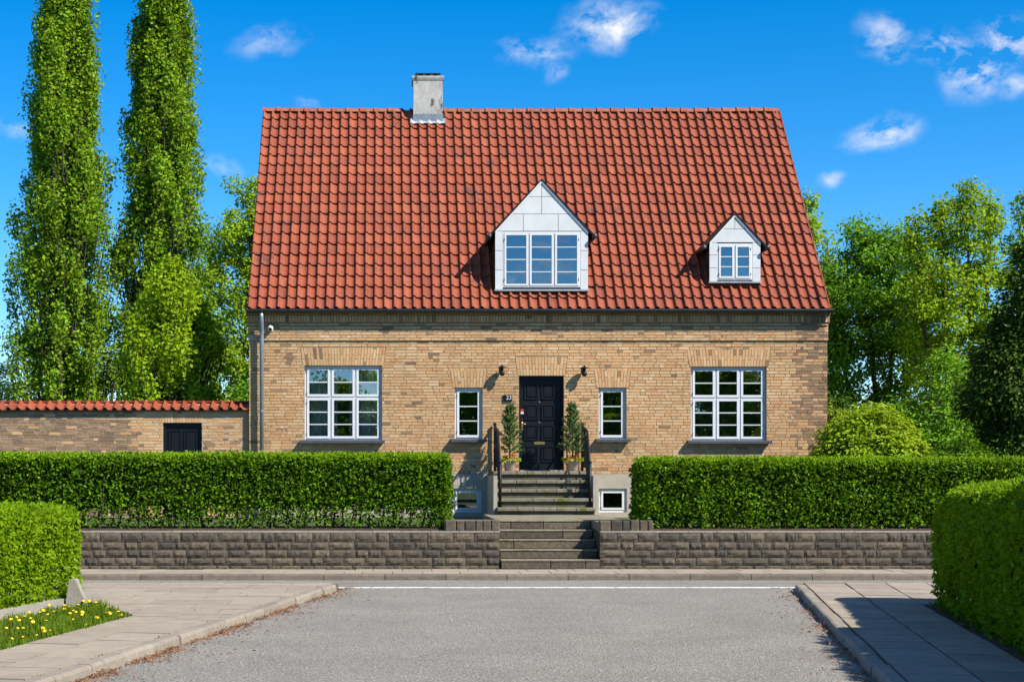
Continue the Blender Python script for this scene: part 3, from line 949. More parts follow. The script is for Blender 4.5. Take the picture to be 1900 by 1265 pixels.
for py in (745, 783): MB().box(dpx(1001), dpx(1003.6), yd - .012, yd - .001, fz(py + 1), fz(py - 1)).build('peephole', MT['zinc'], door)

# ---- roof
SA = math.atan2(RZ - EZ, RIDGE_Y - EY); SL = math.hypot(RZ - EZ, RIDGE_Y - EY)
SD = Vector((0, math.cos(SA), math.sin(SA))); SN = Vector((0, -math.sin(SA), math.cos(SA)))
RX0, RX1 = PX(460, 33.83), PX(1541.5, 33.83)


def roof_pt(x, t, n=0): return Vector((x, EY, EZ)) + SD * t + SN * n


m = MB()
DFP = [(919, 1091, 537, 429, 335, 34.05), (1316.5, 1411, 522, 450, 398, 34.19)]


def slab_piece(xa, xb, ta, tb): m.prism([roof_pt(xa, ta, -.06), roof_pt(xa, tb, -.06), roof_pt(xa, tb, -.012), roof_pt(xa, ta, -.012)], (xb - xa, 0, 0))


xcur = RX0 + .03
for (xa_, xb_, yb_, yg_, ya_, dY) in DFP:             # open behind each dormer
    xa, xb = PX(xa_, dY) + .05, PX(xb_, dY) - .05
    slab_piece(xcur, xa, 0, SL)
    slab_piece(xa, xb, 0, (PZ(yb_, dY) + .02 - EZ) / math.sin(SA)); slab_piece(xa, xb, (PZ(yg_, dY) - .02 - EZ) / math.sin(SA), SL)
    xcur = xb
slab_piece(xcur, RX1 - .03, 0, SL)
bk = Vector((0, -math.cos(SA) * -1, -math.sin(SA)))
b0 = roof_pt(RX0 + .03, SL, -.012); b1 = roof_pt(RX0 + .03, SL, -.06)
e = Vector((0, math.cos(SA), -math.sin(SA))) * SL
m.prism([b0 + Vector((0, .002, 0)), b1 + Vector((0, .002, 0)), b1 + e, b0 + e], (RX1 - RX0 - .06, 0, 0))
roof = m.build('roof', MT['attic'], house)
NC, NR = 60, 20
TW = (RX1 - RX0) / NC; TL = SL / NR


def tile_profile():
    pr = []
    for k in range(6):                                 # roll
        f = k / 5; pr.append((-.010 + (f ** 1.35) * .085, .008 + .058 * math.sin(math.pi * (f * .90 + .08))))
    for k in range(1, 6):                              # pan
        f = k / 5; pr.append((.070 + f * (TW - .070 - .004), .012 - .020 * math.sin(math.pi * min(1, f * .95)) * .9 + .004 * f))
    return pr


TP = tile_profile()


def tile_geo():
    V = []; Q = []; n = len(TP)
    for (t, dn) in ((0.0, .038), (.02, .039), (TL + .05, -.006)):
        for (u, h) in TP: V.append((u, t, h + dn))
    for (u, h) in TP: V.append((u, .002, h + .038 - .022))
    for r in range(2):
        for k in range(n - 1): Q.append((r * n + k, r * n + k + 1, (r + 1) * n + k + 1, (r + 1) * n + k))
    for k in range(n - 1): Q.append((3 * n + k, 3 * n + k + 1, k + 1, k))
    return np.array(V), np.array(Q)


TV, TQ = tile_geo()
tile_me = np_mesh('roof_tile', TV, TQ, MT['tile'], True)
# dormers: (left, right, bottom py, gable base py, apex py, depth)
DORM = []
for (xa, xb, yb, yg, ya, dY) in DFP:
    DORM.append(dict(x0=PX(xa, dY), x1=PX(xb, dY), zb=PZ(yb, dY), zg=PZ(yg, dY), za=PZ(ya, dY), Y=dY))
CH = dict(x0=PX(767, 37.86), x1=PX(821.5, 37.86), zb=10.33, zt=PZ(143, 37.86), Y=37.86)


def covered(x0, x1, z0, z1):
    for d in DORM:
        xc = (d['x0'] + d['x1']) / 2; hw = (d['x1'] - d['x0']) / 2
        f = max(abs(x0 - xc), abs(x1 - xc))
        if f < hw - .01:
            top = d['za'] - (d['za'] - d['zg']) * f / hw
            if z0 > d['zb'] - .02 and z1 < top: return True
    if x0 > CH['x0'] and x1 < CH['x1'] and z0 > CH['zb'] + .05: return True
    return False


single, mass = [], []
for r in range(NR):
    for c in range(NC):
        x = RX0 + c * TW; p = roof_pt(x, r * TL)
        if covered(x, x + TW, p.z, p.z + TL * math.sin(SA)): continue
        (single if len(single) < 300 else mass).append((x + random.gauss(0, .002), r * TL + random.gauss(0, .004), random.gauss(0, .0022), random.gauss(0, .004)))
for (x, tt, n, rz) in single:
    ob('roof_tile', tile_me, roof, roof_pt(x, tt, n), (SA, 0, rz))
A = np.array(mass)
U = TV[None, :, 0] + A[:, 0:1] - A[:, 3:4] * TV[None, :, 1]
T_ = TV[None, :, 1] + A[:, 1:2]; N_ = TV[None, :, 2] + A[:, 2:3]
V = np.stack([U, EY + T_ * SD.y + N_ * SN.y, EZ + T_ * SD.z + N_ * SN.z], axis=-1)
Q = (np.arange(len(A))[:, None, None] * len(TV) + TQ[None]).reshape(-1, 4)
tag(ob('roof_tiling', np_mesh('roof_tiling', V.reshape(-1, 3), Q, MT['tile'], True), roof), kind='stuff')
# ridge tiles
rl = .345
m = MB(); n = 10
vs = []
for (yy, rr) in ((-.02, .128), (.05, .122), (.05, .108), (rl, .098)):
    for k in range(n + 1):
        a = math.pi * (k / n) * 1.1 - .05 * math.pi
        vs.append((yy, -math.cos(a) * rr, math.sin(a) * rr * .85))
m.add(vs, [(r * (n + 1) + k, r * (n + 1) + k + 1, (r + 1) * (n + 1) + k + 1, (r + 1) * (n + 1) + k) for r in range(3) for k in range(n)])
rme = m.mesh('ridge_tile', MT['tile'], True)
x = RX0
while x < RX1 - .1:
    if not (x + rl > CH['x0'] - .02 and x < CH['x1'] + .02):
        ob('ridge_tile', rme, roof, (x, RIDGE_Y - .01, RZ - .012 + random.uniform(-.006, .006) - .018 * math.sin(math.pi * (x - RX0) / (RX1 - RX0))), (0, random.gauss(0, .008), 0))
    x += rl
for xv in (RX0 + .0, RX1 - .028):
    MB().prism([roof_pt(xv, -.01, -.10), roof_pt(xv, SL - .03, -.10), roof_pt(xv, SL - .03, .035), roof_pt(xv, -.01, .035)], (.026, 0, 0)).build('verge_board', MT['tile'], roof)
# gutter and downpipe
gy, gz, gr = 33.775, 5.31, .07
m = MB(); prof = []
n = 9
for k in range(n + 1):
    a = math.pi * k / n; prof.append((gy - gr * math.cos(a), gz - gr * math.sin(a)))
inner = [(gy + (py - gy) * .9, gz + (pz - gz) * .9) for (py, pz) in prof][::-1]
m.prism([(RX0 - .02, a, b) for a, b in prof + inner], (RX1 - RX0 + .06, 0, 0))
m.tube([(RX0 - .02, gy - gr, gz + .002), (RX1 + .04, gy - gr, gz + .002)], .011, 6)
gut = m.build('gutter', MT['darkmetal'], house)
for k in range(15):
    xx = RX0 + .3 + k * .88
    m = MB(); pr = [(gy - (gr + .006) * math.cos(math.pi * j / 8), gz - (gr + .006) * math.sin(math.pi * j / 8)) for j in range(9)]
    pi_ = [(gy + (a - gy) * .93, gz + (b - gz) * .93) for a, b in pr][::-1]
    m.prism([(xx, a, b) for a, b in pr + pi_], (.03, 0, 0)); m.build('gutter_bracket', MT['darkmetal'], gut)
MB().box(RX0 + .03, RX1 - .03, 33.852, YF - .02, 5.282, 5.302).build('soffit', MT['attic'], house)
px1, px2 = PX(484, 33.6), PX(486, 33.9)
m = MB(); m.tube([(px1, 33.775, gz - .05), (px1, 33.775, 5.16), (px1, 33.79, 5.0), (px2, 33.85, 4.88), (px2, 33.86, 4.75), (px2, 33.87, GZ)], .046, 12)
dp = m.build('downpipe', MT['zinc'], house, True)
for zz in (4.83, 4.45, 3.1, 1.6): MB().tube([(px2, 33.865, zz - .025), (px2, 33.865, zz + .025)], .054, 12).build('pipe_bracket', MT['zinc'], dp)

# chimney
c = CH
bx = MB().box(c['x0'], c['x1'], c['Y'], c['Y'] + .72, 9.9, c['zt']).build('chimney', MT['chimney'], house)
m = MB().box(c['x0'] - .03, c['x1'] + .03, c['Y'] - .03, c['Y'] + .75, c['zt'] - .03, c['zt'] + .02); m.box(c['x0'] - .018, c['x1'] + .018, c['Y'] - .018, c['Y'] + .738, c['zt'] - .07, c['zt'] - .031)
m.build('chimney_cap', MT['chimney'], bx)
m = MB()
for (a, b) in ((.06, .12), (.24, .30), (.42, .48), (.60, .66)): m.box(c['x0'] + a, c['x0'] + b, c['Y'] + .1, c['Y'] + .6, c['zt'] + .021, c['zt'] + .08)
m.build('cowl_support', MT['chimney'], bx)
m = MB().box(c['x0'] + .05, c['x1'] - .05, c['Y'] + .08, c['Y'] + .62, c['zt'] + .0802, c['zt'] + .115); m.build('cowl', MT['iron'], bx)
m = MB().box(c['x0'] - .012, c['x1'] + .012, c['Y'] - .012, c['Y'] + .73, 10.2, 10.55); m.build('flashing', MT['zinc'], bx)
m = MB(); vs = []; nn = 28
for k in range(nn + 1):
    x = c['x0'] - .08 + (c['x1'] - c['x0'] + .16) * k / nn
    ph = ((x - RX0) / TW) % 1.0
    h = .058 + .03 * math.exp(-((ph - .16) / .16) ** 2)
    t0 = (10.33 - EZ) / math.sin(SA)
    vs.append(roof_pt(x, t0 + .12, h)); vs.append(roof_pt(x, t0 - .10 - .02 * math.sin(ph * 6.28), h + .016))
m.add(vs, [(2 * k, 2 * k + 1, 2 * k + 3, 2 * k + 2) for k in range(nn)])
m.build('lead_apron', MT['lead'], bx, True)

# ---- dormers
def dormer(d, cols, rows, panel_rows, side_cuts, win_px, glass, label):
    x0, x1, zb, zg, za, Y = d['x0'], d['x1'], d['zb'], d['zg'], d['za'], d['Y']
    xc, hw = (x0 + x1) / 2, (x1 - x0) / 2
    ry = lambda z: EY + (z - EZ) / math.tan(SA)
    # cheeks and gable core
    m = MB()
    wx0, wx1, wz0, wz1 = win_px
    for (a, b) in ((x0 + .012, wx0), (wx1, x1 - .012)):
        m.prism([(a, Y + .016, zb - .06), (a, Y + .016, zg), (a, ry(zg) + .1, zg), (a, ry(zb) + .12, zb - .06)], (b - a, 0, 0))
    m.box(wx0, wx1, Y + .018, Y + .12, zb - .06, wz0); m.box(wx0, wx1, Y + .018, Y + .12, wz1, zg)
    m.prism([(x0 + .012, Y + .016, zg + .001), (x1 - .012, Y + .016, zg + .001), (xc, Y + .016, za - .012)], (0, .1, 0))
    dm = m.build('dormer', MT['darkmetal'], house)
    dm['label'] = label
    # cladding panels
    g = .005
    span = lambda z: hw * (za - z) / (za - zg)
    for (z0, z1, cuts) in panel_rows:
        xs = [-1e9] + cuts + [1e9]
        for a, b in zip(xs[:-1], xs[1:]):
            q = [(xc - hw, zg), (xc + hw, zg), (xc, za)]
            q = clip(q, 0, 1, -(z0 + g)); q = clip(q, 0, -1, z1 - g) if z1 < za else q
            if a > -1e8: q = clip(q, 1, 0, -(a + g))
            if b < 1e8: q = clip(q, -1, 0, b - g)
            if len(q) >= 3: MB().prism([(p[0], Y, p[1]) for p in q], (0, .015, 0)).build('cladding_panel', MT['panel'], dm)
    for (a, b) in ((x0, wx0 - .004), (wx1 + .004, x1)):
        for z0, z1 in zip(side_cuts[:-1], side_cuts[1:]):
            MB().box(a, b, Y, Y + .015, z0 + g, z1 - g).build('cladding_panel', MT['panel'], dm)
    MB().box(x0 - .02, x1 + .02, Y - .03, Y + .0, zb - .035, zb - .002).build('apron', MT['lead'], dm)
    window(dm, 'window_frame', wx0, wx1, wz0, wz1, Y + .004, cols, rows, glass, fr=.03, cs=.042, bar=.018)
    # roof: two thin slabs running back into the main roof
    for s in (-1, 1):
        ov = .11; dxs = (hw + ov); dzs = (za - zg) * ov / hw
        A0 = Vector((xc, Y - .04, za + .01)); A1 = Vector((xc + s * dxs, Y - .04, zg - dzs + .01))
        nrm = Vector(((za - zg) * s, 0, hw)).normalized() * .045
        B0 = Vector((xc, ry(za) + .25, za + .01)); B1 = Vector((A1.x, ry(A1.z) + .12, A1.z))
        m = MB(); vs = [A0, A1, B1, B0]; vs2 = [v + nrm for v in vs]
        vs2[0].x = xc; vs2[3].x = xc
        m.add(vs + vs2, [(0, 1, 2, 3), (4, 7, 6, 5), (0, 4, 5, 1), (1, 5, 6, 2), (2, 6, 7, 3), (3, 7, 4, 0)])
        m.build('dormer_roof', MT['iron'], dm)
        # white barge strip under the slab
        m = MB(); w = .04; q0 = Vector((xc, Y - .022, za)); q1 = Vector((xc + s * hw, Y - .022, zg)); dn = Vector((0, 0, -.055))
        m.prism([q0, q1, q1 + dn, q0 + dn * 1.0], (0, .02, 0)); m.build('barge_strip', MT['white'], dm)
        # little half-round gutter with its end cap
        gx = A1.x + s * .03; gzz = A1.z - .01
        m = MB(); m.tube([(gx, Y - .10, gzz), (gx, ry(gzz) + .02, gzz)], .05, 10)
        m.build('dormer_gutter', MT['darkmetal'], dm, True)
        m = MB(); m.tube([(gx, Y - .125, gzz), (gx, Y - .10, gzz)], [.053, .053], 10); m.build('gutter_end', MT['darkmetal'], dm, True)
    return dm


d = DORM[0]; D = lambda px: PX(px, d['Y']); DZ = lambda py: PZ(py, d['Y'])
dormer(d, 3, ((1, 4),), [(DZ(365), d['za'] + 1, [D(1005)]), (DZ(397), DZ(365), [D(1005)]), (d['zg'], DZ(397), [D(971), D(1036)])],
       [d['zb'], DZ(501), DZ(465), d['zg']], (D(933), D(1077), DZ(533), DZ(430)), MT['glassd'], 'large white gabled dormer above the front door')
d2 = DORM[1]; D2 = lambda px: PX(px, d2['Y']); DZ2 = lambda py: PZ(py, d2['Y'])
dormer(d2, 2, ((1, 3),), [(DZ2(425), d2['za'] + 1, [D2(1363.5)]), (d2['zg'], DZ2(425), [])],
       [d2['zb'], DZ2(497), DZ2(473), d2['zg']], (D2(1331), D2(1396), DZ2(519), DZ2(452)), MT['glassd'], 'small white gabled dormer near the right verge')

# ---- curtains in the left window
cu = []
for (a, b) in ((WIN[0][0] + .02, WIN[0][0] + .72), (WIN[0][0] + .98, WIN[0][1] - .02)):
    V = []; n = 70
    for k in range(n + 1):
        x = a + (b - a) * k / n; y = YF + .42 + .028 * math.sin(k * .9) + .015 * math.sin(k * .37)
        V += [(x, y, WIN[0][2] + .05), (x, y + .01 * math.sin(k), WIN[0][3] - .04)]
    MB().add(V, [(2 * k, 2 * k + 2, 2 * k + 3, 2 * k + 1) for k in range(n)]).build('curtain', MT['curtain'], house, True)

# ------------------------------------------------------------------ garden wall at the left with its gate
YG = YF + .12
GWX1 = HX0 - .004; GWX0 = -13.5
gw = thing('garden_wall', ((GWX0 + GWX1) / 2, YG, GZ), 'brick garden wall with red tile coping left of the house', 'wall')
ZG = PZ(762, YG)
gate = (PX(302, YG), PX(374.5, YG), GZ, PZ(784, YG))
gwall = holed_wall('brick_wall', GWX0, GWX1, GZ - .2, ZG, [gate], YG + .006, YG + .3, MT['mortarpale'], gw)
ga = (gate[0] - .02, gate[1] + .02, gate[3], PZ(765.5, YG), .04)
bl = lay_bricks(GWX0, GWX1, GZ + .02, ZG, YG, [gate], [ga], head=.45)
bl = [b for b in bl if b[0] > GWX0 + .01]
rest = split_bricks(bl, -5.8, 2.75, gwall)
brick_mass('brickwork', rest, gwall)
V = []; Q = []
a, b, z0, z1, fl = ga; n = 14
for i in range(n):
    f0, f1 = i / n, (i + 1) / n
    base = len(V); yj = YG + random.uniform(-.004, .003)
    for dy in (0, .05):
        for (f, s, ddx) in ((f0, 0, .004), (f1, 0, -.004), (f1, 1, -.004), (f0, 1, .004)):
            xa = a + (b - a) * f; xt = (a - fl) + (b - a + 2 * fl) * f
            V.append((xa + (xt - xa) * s + ddx, yj + dy, z0 + .003 + (z1 - z0 - .006) * s))
    Q += [tuple(base + k for k in f) for f in ((0, 1, 2, 3), (1, 5, 6, 2), (3, 2, 6, 7), (4, 0, 3, 7), (4, 5, 1, 0))]
tag(ob('arch_brickwork', np_mesh('arch_brickwork', V, Q, MT['brick']), gwall), kind='stuff')
yd = YG + .09
m = MB(); m.box(gate[0], gate[0] + .07, yd - .03, yd + .08, GZ, gate[3]); m.box(gate[1] - .07, gate[1], yd - .03, yd + .08, GZ, gate[3]); m.box(gate[0] + .07, gate[1] - .07, yd - .03, yd + .08, gate[3] - .09, gate[3])
m.build('gate_frame', MT['black'], gw)
gt = MB().box(gate[0] + .073, gate[1] - .073, yd, yd + .05, GZ + .02, gate[3] - .093).build('gate', MT['black'], gw)
gm = (gate[0] + gate[1]) / 2
for (xa, xb) in ((gate[0] + .12, gm - .03), (gm + .03, gate[1] - .12)):
    for (za, zb) in ((GZ + .15, 1.7), (1.82, gate[3] - .16)):
        m = MB(); ring(m, xa, xb, za, zb, yd - .02, yd - .001, .025); m.bbox(xa + .05, xb - .05, yd - .012, yd - .0005, za + .05, zb - .05, .009)
        m.build('gate_panel', MT['black'], gt)
# tile coping: tiles pitched to the street
ca = R(33); CT = np_mesh('coping_tile', TV * np.array([1, .92, 1.15]), TQ, MT['tile'], True)
x = GWX1 - TW
while x > GWX0:
    ob('coping_tile', CT, gw, (x, YG - .09, ZG - .012 + random.gauss(0, .003)), (ca, 0, random.gauss(0, .012)))
    x -= TW
MB().prism([(GWX0, YG - .06, ZG - .01), (GWX0, YG + .37, ZG - .01), (GWX0, YG + .155, ZG + .155)], (GWX1 - GWX0 - .02, 0, 0)).build('coping_bed', MT['mortar'], gw)
MB().prism([(GWX0, YG + .19, ZG + .20), (GWX0, YG + .42, ZG + .03), (GWX0, YG + .43, ZG + .05), (GWX0, YG + .19, ZG + .225)], (GWX1 - GWX0 - .02, 0, 0)).build('coping_back', MT['tile'], gw)

# ------------------------------------------------------------------ things on the facade
def wall_lamp(px, py, label):
    x, z = fx(px), fz(py); y = YF - .17
    t = thing('wall_lamp', (x, YF, z), label, 'lamp', 'lamps beside the front door')
    MB().lathe((x, y, z), [(.012, .075), (.022, .06), (.03, .05), (.105, .018), (.108, .008), (.04, .012)], 18).build('lamp_hood', MT['iron'], t, True)
    MB().lathe((x, y, z), [(.04, .012), (.03, -.03), (.028, -.055), (.055, -.085), (.06, -.12), (.045, -.155), (.014, -.17)], 16).build('lantern', MT['iron'], t, True)
    MB().tube([(x, YF - .01, z - .02), (x, YF - .07, z - .035), (x, y, z + .02)], .013, 8).build('bracket', MT['iron'], t, True)
    MB().box(x - .035, x + .035, YF - .02, YF - .002, z - .08, z + .04).build('back_plate', MT['iron'], t)


wall_lamp(930.5, 684, 'small black wall lamp left of the front door')
wall_lamp(1082.5, 685, 'small black wall lamp right of the front door')
x, z = fx(942.5), fz(738)
t = thing('house_number', (x, YF, z), 'black house number plate reading 23 left of the front door', 'sign')
MB().bbox(x - .092, x + .092, YF - .045, YF - .004, z - .066, z + .066, .008).build('plate', MT['black'], t)
fc = bpy.data.curves.new('digits', 'FONT'); fc.body = '23'; fc.size = .125; fc.align_x = 'CENTER'; fc.align_y = 'CENTER'; fc.extrude = .002; fc.shear = .12
fo = bpy.data.objects.new('digits_source', fc); COL.objects.link(fo)
bpy.context.view_layer.update()
me = bpy.data.meshes.new_from_object(fo.evaluated_get(bpy.context.evaluated_depsgraph_get()))
bpy.data.objects.remove(fo); me.materials.clear(); me.materials.append(MT['white'])
ob('digits', me, t, (x + .012, YF - .049, z), (R(90), 0, 0))
x, z = fx(502.5), fz(610)
yc = YF - .035
t = thing('security_camera', (x, yc, z), 'white dome security camera under the eaves beside the downpipe', 'camera')
MB().tube([(x, yc, z), (x, yc - .02, z)], .068, 20).build('base', MT['white'], t)
m = MB().lathe((0, 0, 0), [(.004, -.06), (.03, -.052), (.05, -.033), (.06, 0), (.055, .03), (.035, .055), (.004, .063)], 18)
ob('dome', m.mesh('dome', MT['white'], True), t, (x, yc - .055, z + .005))
m = MB().lathe((0, 0, 0), [(.034, 0), (.034, .012), (.02, .02)], 16)
ob('lens', m.mesh('lens', MT['black'], True), t, (x, yc - .098, z - .018), (R(105), 0, 0))

# ------------------------------------------------------------------ railings
def railing(xf, xb, label):
    f = Vector((xf, 31.98, GZ + .27)); b = Vector((xb, 33.55, LANDZ))
    top = Vector((xb, 33.92, LANDZ))
    t = thing('railing', f, label, 'railing', 'black iron railings of the entrance steps')
    fh, bh = .92, 1.02
    MB().tube([f, f + Vector((0, 0, fh))], .034, 10).build('post', MT['iron'], t, True)
    MB().lathe(f + Vector((0, 0, fh)), [(.034, 0), (.046, .01), (.046, .03), (.02, .045)], 10).build('post_cap', MT['iron'], t, True)
    MB().tube([top, top + Vector((0, 0, bh))], .03, 10).build('post', MT['iron'], t, True)
    MB().lathe(top + Vector((0, 0, bh)), [(.03, 0), (.042, .01), (.04, .035), (.015, .05)], 10).build('post_cap', MT['iron'], t, True)
    a = f + Vector((0, 0, fh - .03)); mid = Vector((xb, 33.1, LANDZ + .86)); c = top + Vector((0, 0, bh - .03))
    MB().tube([a, a.lerp(mid, .5) + Vector((0, 0, -.02)), mid, mid.lerp(c, .5) + Vector((0, 0, .01)), c], .027, 10).build('handrail', MT['iron'], t, True)
    lo0 = f + Vector((0, 0, .14)); lo1 = Vector((xb, 33.1, LANDZ + .09)); lo2 = top + Vector((0, 0, .09))
    MB().tube([lo0, lo1, lo2], .016, 8).build('bottom_rail', MT['iron'], t, True)
    for k in range(1, 12):
        s = k / 12
        y = a.y + (c.y - a.y) * s
        def zat(p, q, r): return p.z + (q.z - p.z) * (y - p.y) / (q.y - p.y) if y < q.y else q.z + (r.z - q.z) * (y - q.y) / (r.y - q.y)
        xx = xf + (xb - xf) * s
        MB().tube([(xx, y, zat(lo0, lo1, lo2)), (xx, y, zat(a, mid, c))], .011, 6).build('baluster', MT['iron'], t)
    return t


railing(2.385, 2.415, 'black iron railing on the left side of the entrance steps')
railing(4.25, 4.34, 'black iron railing on the right side of the entrance steps')

# ------------------------------------------------------------------ potted conifers
def potted(x, label, seed, h=1.36, lean=0.0):
    r2 = np.random.default_rng(seed)
    y = 33.42; z = LANDZ + .003
    t = thing('potted_conifer', (x, y, z), label, 'potted plant', 'potted conifers beside the front door')
    pot = MB().lathe((x, y, z), [(.10, 0), (.112, .01), (.135, .19), (.152, .20), (.156, .245), (.14, .25), (.135, .22), (.02, .215)], 24).build('pot', MT['pot'], t, True)
    MB().lathe((x, y, z), [(.134, .216), (.02, .228)], 18).build('soil', MT['soil'], t)
    MB().tube([(x, y, z + .21), (x + lean * .5, y, z + .8), (x + lean, y, z + h + .12)], [.02, .014, .004], 7).build('stem', MT['bark'], t, True)
    P, N, T, S = [], [], [], []
    nb = 54
    for k in range(nb):
        f = (k + r2.random()) / nb
        zz = z + .36 + (h - .25) * f; L = (.25 * (1 - f) ** .75 + .07) * r2.uniform(.7, 1.25)
        a = k * 2.4 + r2.uniform(-.4, .4); el = .35 + .5 * f
        d = np.array([math.cos(a) * math.cos(el), math.sin(a) * math.cos(el), math.sin(el)])
        c0 = np.array([x + lean * f, y, zz])
        for j in range(58):
            s = r2.uniform(.1, 1)
            P.append(c0 + d * L * s); v = d * 1.1 + r2.normal(0, .55, 3) + np.array([0, 0, .2]); T.append(v); N.append(r2.normal(0, 1, 3) + np.array([0, 0, .6])); S.append(r2.uniform(.045, .095))
    ob('foliage', leaf_mesh('foliage', np.array(P), np.array(N), np.array(T), S, MT['conifer'], .13, .05), t)
    # underplanting: red flowers and bright leaves spilling over the rim
    n = 90; a = r2.uniform(0, 6.28, n); rr = .15 * np.sqrt(r2.random(n)) + .01
    P = np.stack([x + rr * np.cos(a), y + rr * np.sin(a), z + .25 + r2.uniform(0, .10, n)], 1)
    ob('flowers', leaf_mesh('flowers', P, r2.normal(0, 1, (n, 3)) + [0, -.4, .6], r2.normal(0, 1, (n, 3)), r2.uniform(.03, .055, n), MT['red'], .45, .1), t)
    n = 240; a = r2.uniform(0, 6.28, n); rr = .16 * np.sqrt(r2.random(n)) + .03
    P = np.stack([x + rr * np.cos(a) * 1.15, y + rr * np.sin(a), z + .225 + r2.uniform(-.01, .055, n)], 1)
    ob('underplanting', leaf_mesh('underplanting', P, r2.normal(0, .6, (n, 3)) + [0, -.3, .8], np.stack([np.cos(a), np.sin(a), r2.normal(0, .4, n)], 1), r2.uniform(.035, .07, n), MT['shrub'], .35, .1), t)


potted(PX(946, 33.42), 'slim conifer in a pale pot left of the front door', 11, 1.27)
potted(PX(1063, 33.42), 'slim conifer in a pale pot right of the front door', 12, 1.30, -.02)

# ------------------------------------------------------------------ hedges
def hedge(label, A, B, w, z0, zt, n, size, mat, rad=.22, lumps=.045, stems=0, sparse=0., thin=1.0, group='clipped hedges', deep=.09, ztop=None, name='clipped_hedge', bright_leaf=1700):
    A = np.array(A); B = np.array(B); L = np.linalg.norm(B - A)
    d = np.array([*(B - A) / L, 0]); s = np.array([-d[1], d[0], 0.]); base = np.array([*A, 0.])
    H = zt - z0
    t = thing(name, (*((A + B) / 2), z0), label, 'hedge', group)
    # sample a box in (along, across, up) then round it
    areas = np.array([L * H, L * H, L * w, w * H, w * H]); areas = areas * np.array([1, 1, 1.1, 1, 1]); pr = areas / areas.sum()
    f = rng.choice(5, n, p=pr)
    p = rng.random((n, 3)) * np.array([L, w, H]) - np.array([0, w / 2, 0])
    p[f == 0, 1] = -w / 2; p[f == 1, 1] = w / 2; p[f == 2, 2] = H; p[f == 3, 0] = 0; p[f == 4, 0] = L
    if sparse:
        keep = rng.random(n) > sparse * np.clip(1 - p[:, 2] / (H * .42), 0, 1) ** .8
        p = p[keep]; n = len(p)
    lo = np.array([rad, -w / 2 + rad, -9.]); hi = np.array([L - rad, w / 2 - rad, H - rad])
    q = np.clip(p, lo, hi); dd = p - q; nn = unit(dd)
    depth = rng.exponential(deep, n); depth = np.minimum(depth, w * .5)
    p = q + nn * rad
    X = p[:, 0:1] * d + p[:, 1:2] * s
    X[:, 2] = p[:, 2]
    wob = lumps * lump(X, 1.4, 1.7) + .03 * lump(X, .45, .6)
    p = p + nn * (wob - depth)[:, None]
    # straggling shoots above the clipped line
    shoot = (nn[:, 2] > .7) & (rng.random(n) < .16); p[shoot, 2] += rng.uniform(0, .07, shoot.sum())
    if ztop is not None: p[:, 2] *= ztop(p[:, 0] / L)
    P = base + p[:, 0:1] * d + p[:, 1:2] * s; P[:, 2] = z0 + p[:, 2]
    Nw = nn[:, 0:1] * d + nn[:, 1:2] * s; Nw[:, 2] = nn[:, 2]
    N = Nw * .55 + np.array([0, 0, .5]) + rng.normal(0, .75, (n, 3))
    T = Nw * .6 + np.array([0, 0, .25]) + rng.normal(0, .75, (n, 3))
    S = size * rng.uniform(.65, 1.35, n)
    ob('foliage', leaf_mesh('foliage', P, N, T, S, mat, .33, .14), t)
    # coarse leaves filling the inside, coloured dark for the shade in the gaps
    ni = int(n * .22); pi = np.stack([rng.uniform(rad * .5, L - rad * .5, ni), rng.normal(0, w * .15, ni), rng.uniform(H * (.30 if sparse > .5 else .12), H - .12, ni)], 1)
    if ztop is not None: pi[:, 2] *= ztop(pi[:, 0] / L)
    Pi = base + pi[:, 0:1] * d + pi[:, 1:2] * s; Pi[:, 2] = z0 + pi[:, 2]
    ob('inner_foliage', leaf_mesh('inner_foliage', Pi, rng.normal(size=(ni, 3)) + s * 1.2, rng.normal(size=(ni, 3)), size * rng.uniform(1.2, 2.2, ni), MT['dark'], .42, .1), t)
    if bright_leaf:  # brighter leaf colour along the top stands in for sun catching it
        nf = int(L * w * bright_leaf); pf = np.stack([rng.uniform(.03, L - .03, nf), rng.uniform(-w / 2, w / 2, nf) , np.full(nf, H)], 1)
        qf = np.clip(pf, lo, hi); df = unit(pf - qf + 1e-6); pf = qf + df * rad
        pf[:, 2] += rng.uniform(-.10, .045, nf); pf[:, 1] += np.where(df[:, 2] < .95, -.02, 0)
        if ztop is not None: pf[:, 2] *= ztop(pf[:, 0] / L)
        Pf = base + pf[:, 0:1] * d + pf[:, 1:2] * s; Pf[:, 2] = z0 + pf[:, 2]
        ob('sunlit_top_leaves', leaf_mesh('sunlit_top_leaves', Pf, np.array([[0, -.6, .6]]) + rng.normal(0, .5, (nf, 3)), rng.normal(0, .5, (nf, 3)) + [0, -.15, .75], size * rng.uniform(.6, 1.3, nf), MT['hedgebright'], .26, .12), t)
    # twiggy inside
    m = MB(); k = int(L / .17) if stems else int(L / .35)
    for i in range(k):
        u = (i + random.random()) / k * (L - 2 * rad) + rad; v = random.gauss(0, w * .12)
        bx = base + d * u + s * v; bx[2] = z0 - .03
        hh = H * random.uniform(.6, .82)
        tip = bx + d * random.gauss(0, .12) + s * random.gauss(0, .1); tip[2] = z0 + hh
        m.tube([tuple(bx), tuple((bx + tip) / 2 + d * random.gauss(0, .03)), tuple(tip)], [.017 * random.uniform(.8, 1.7), .012, .005], 5, False)
        for j in range(5):
            fz_ = random.uniform(.18, .8); st = bx + (tip - bx) * fz_
            en = st + d * random.gauss(0, .09) + s * max(-w * .3, min(w * .3, random.gauss(0, w * .16))) + np.array([0, 0, random.uniform(.08, .25)])
            m.tube([tuple(st), tuple(en)], [.007, .003], 4, False)
    tag(m.build('branches', MT['twig'], t), kind='stuff')
    return t


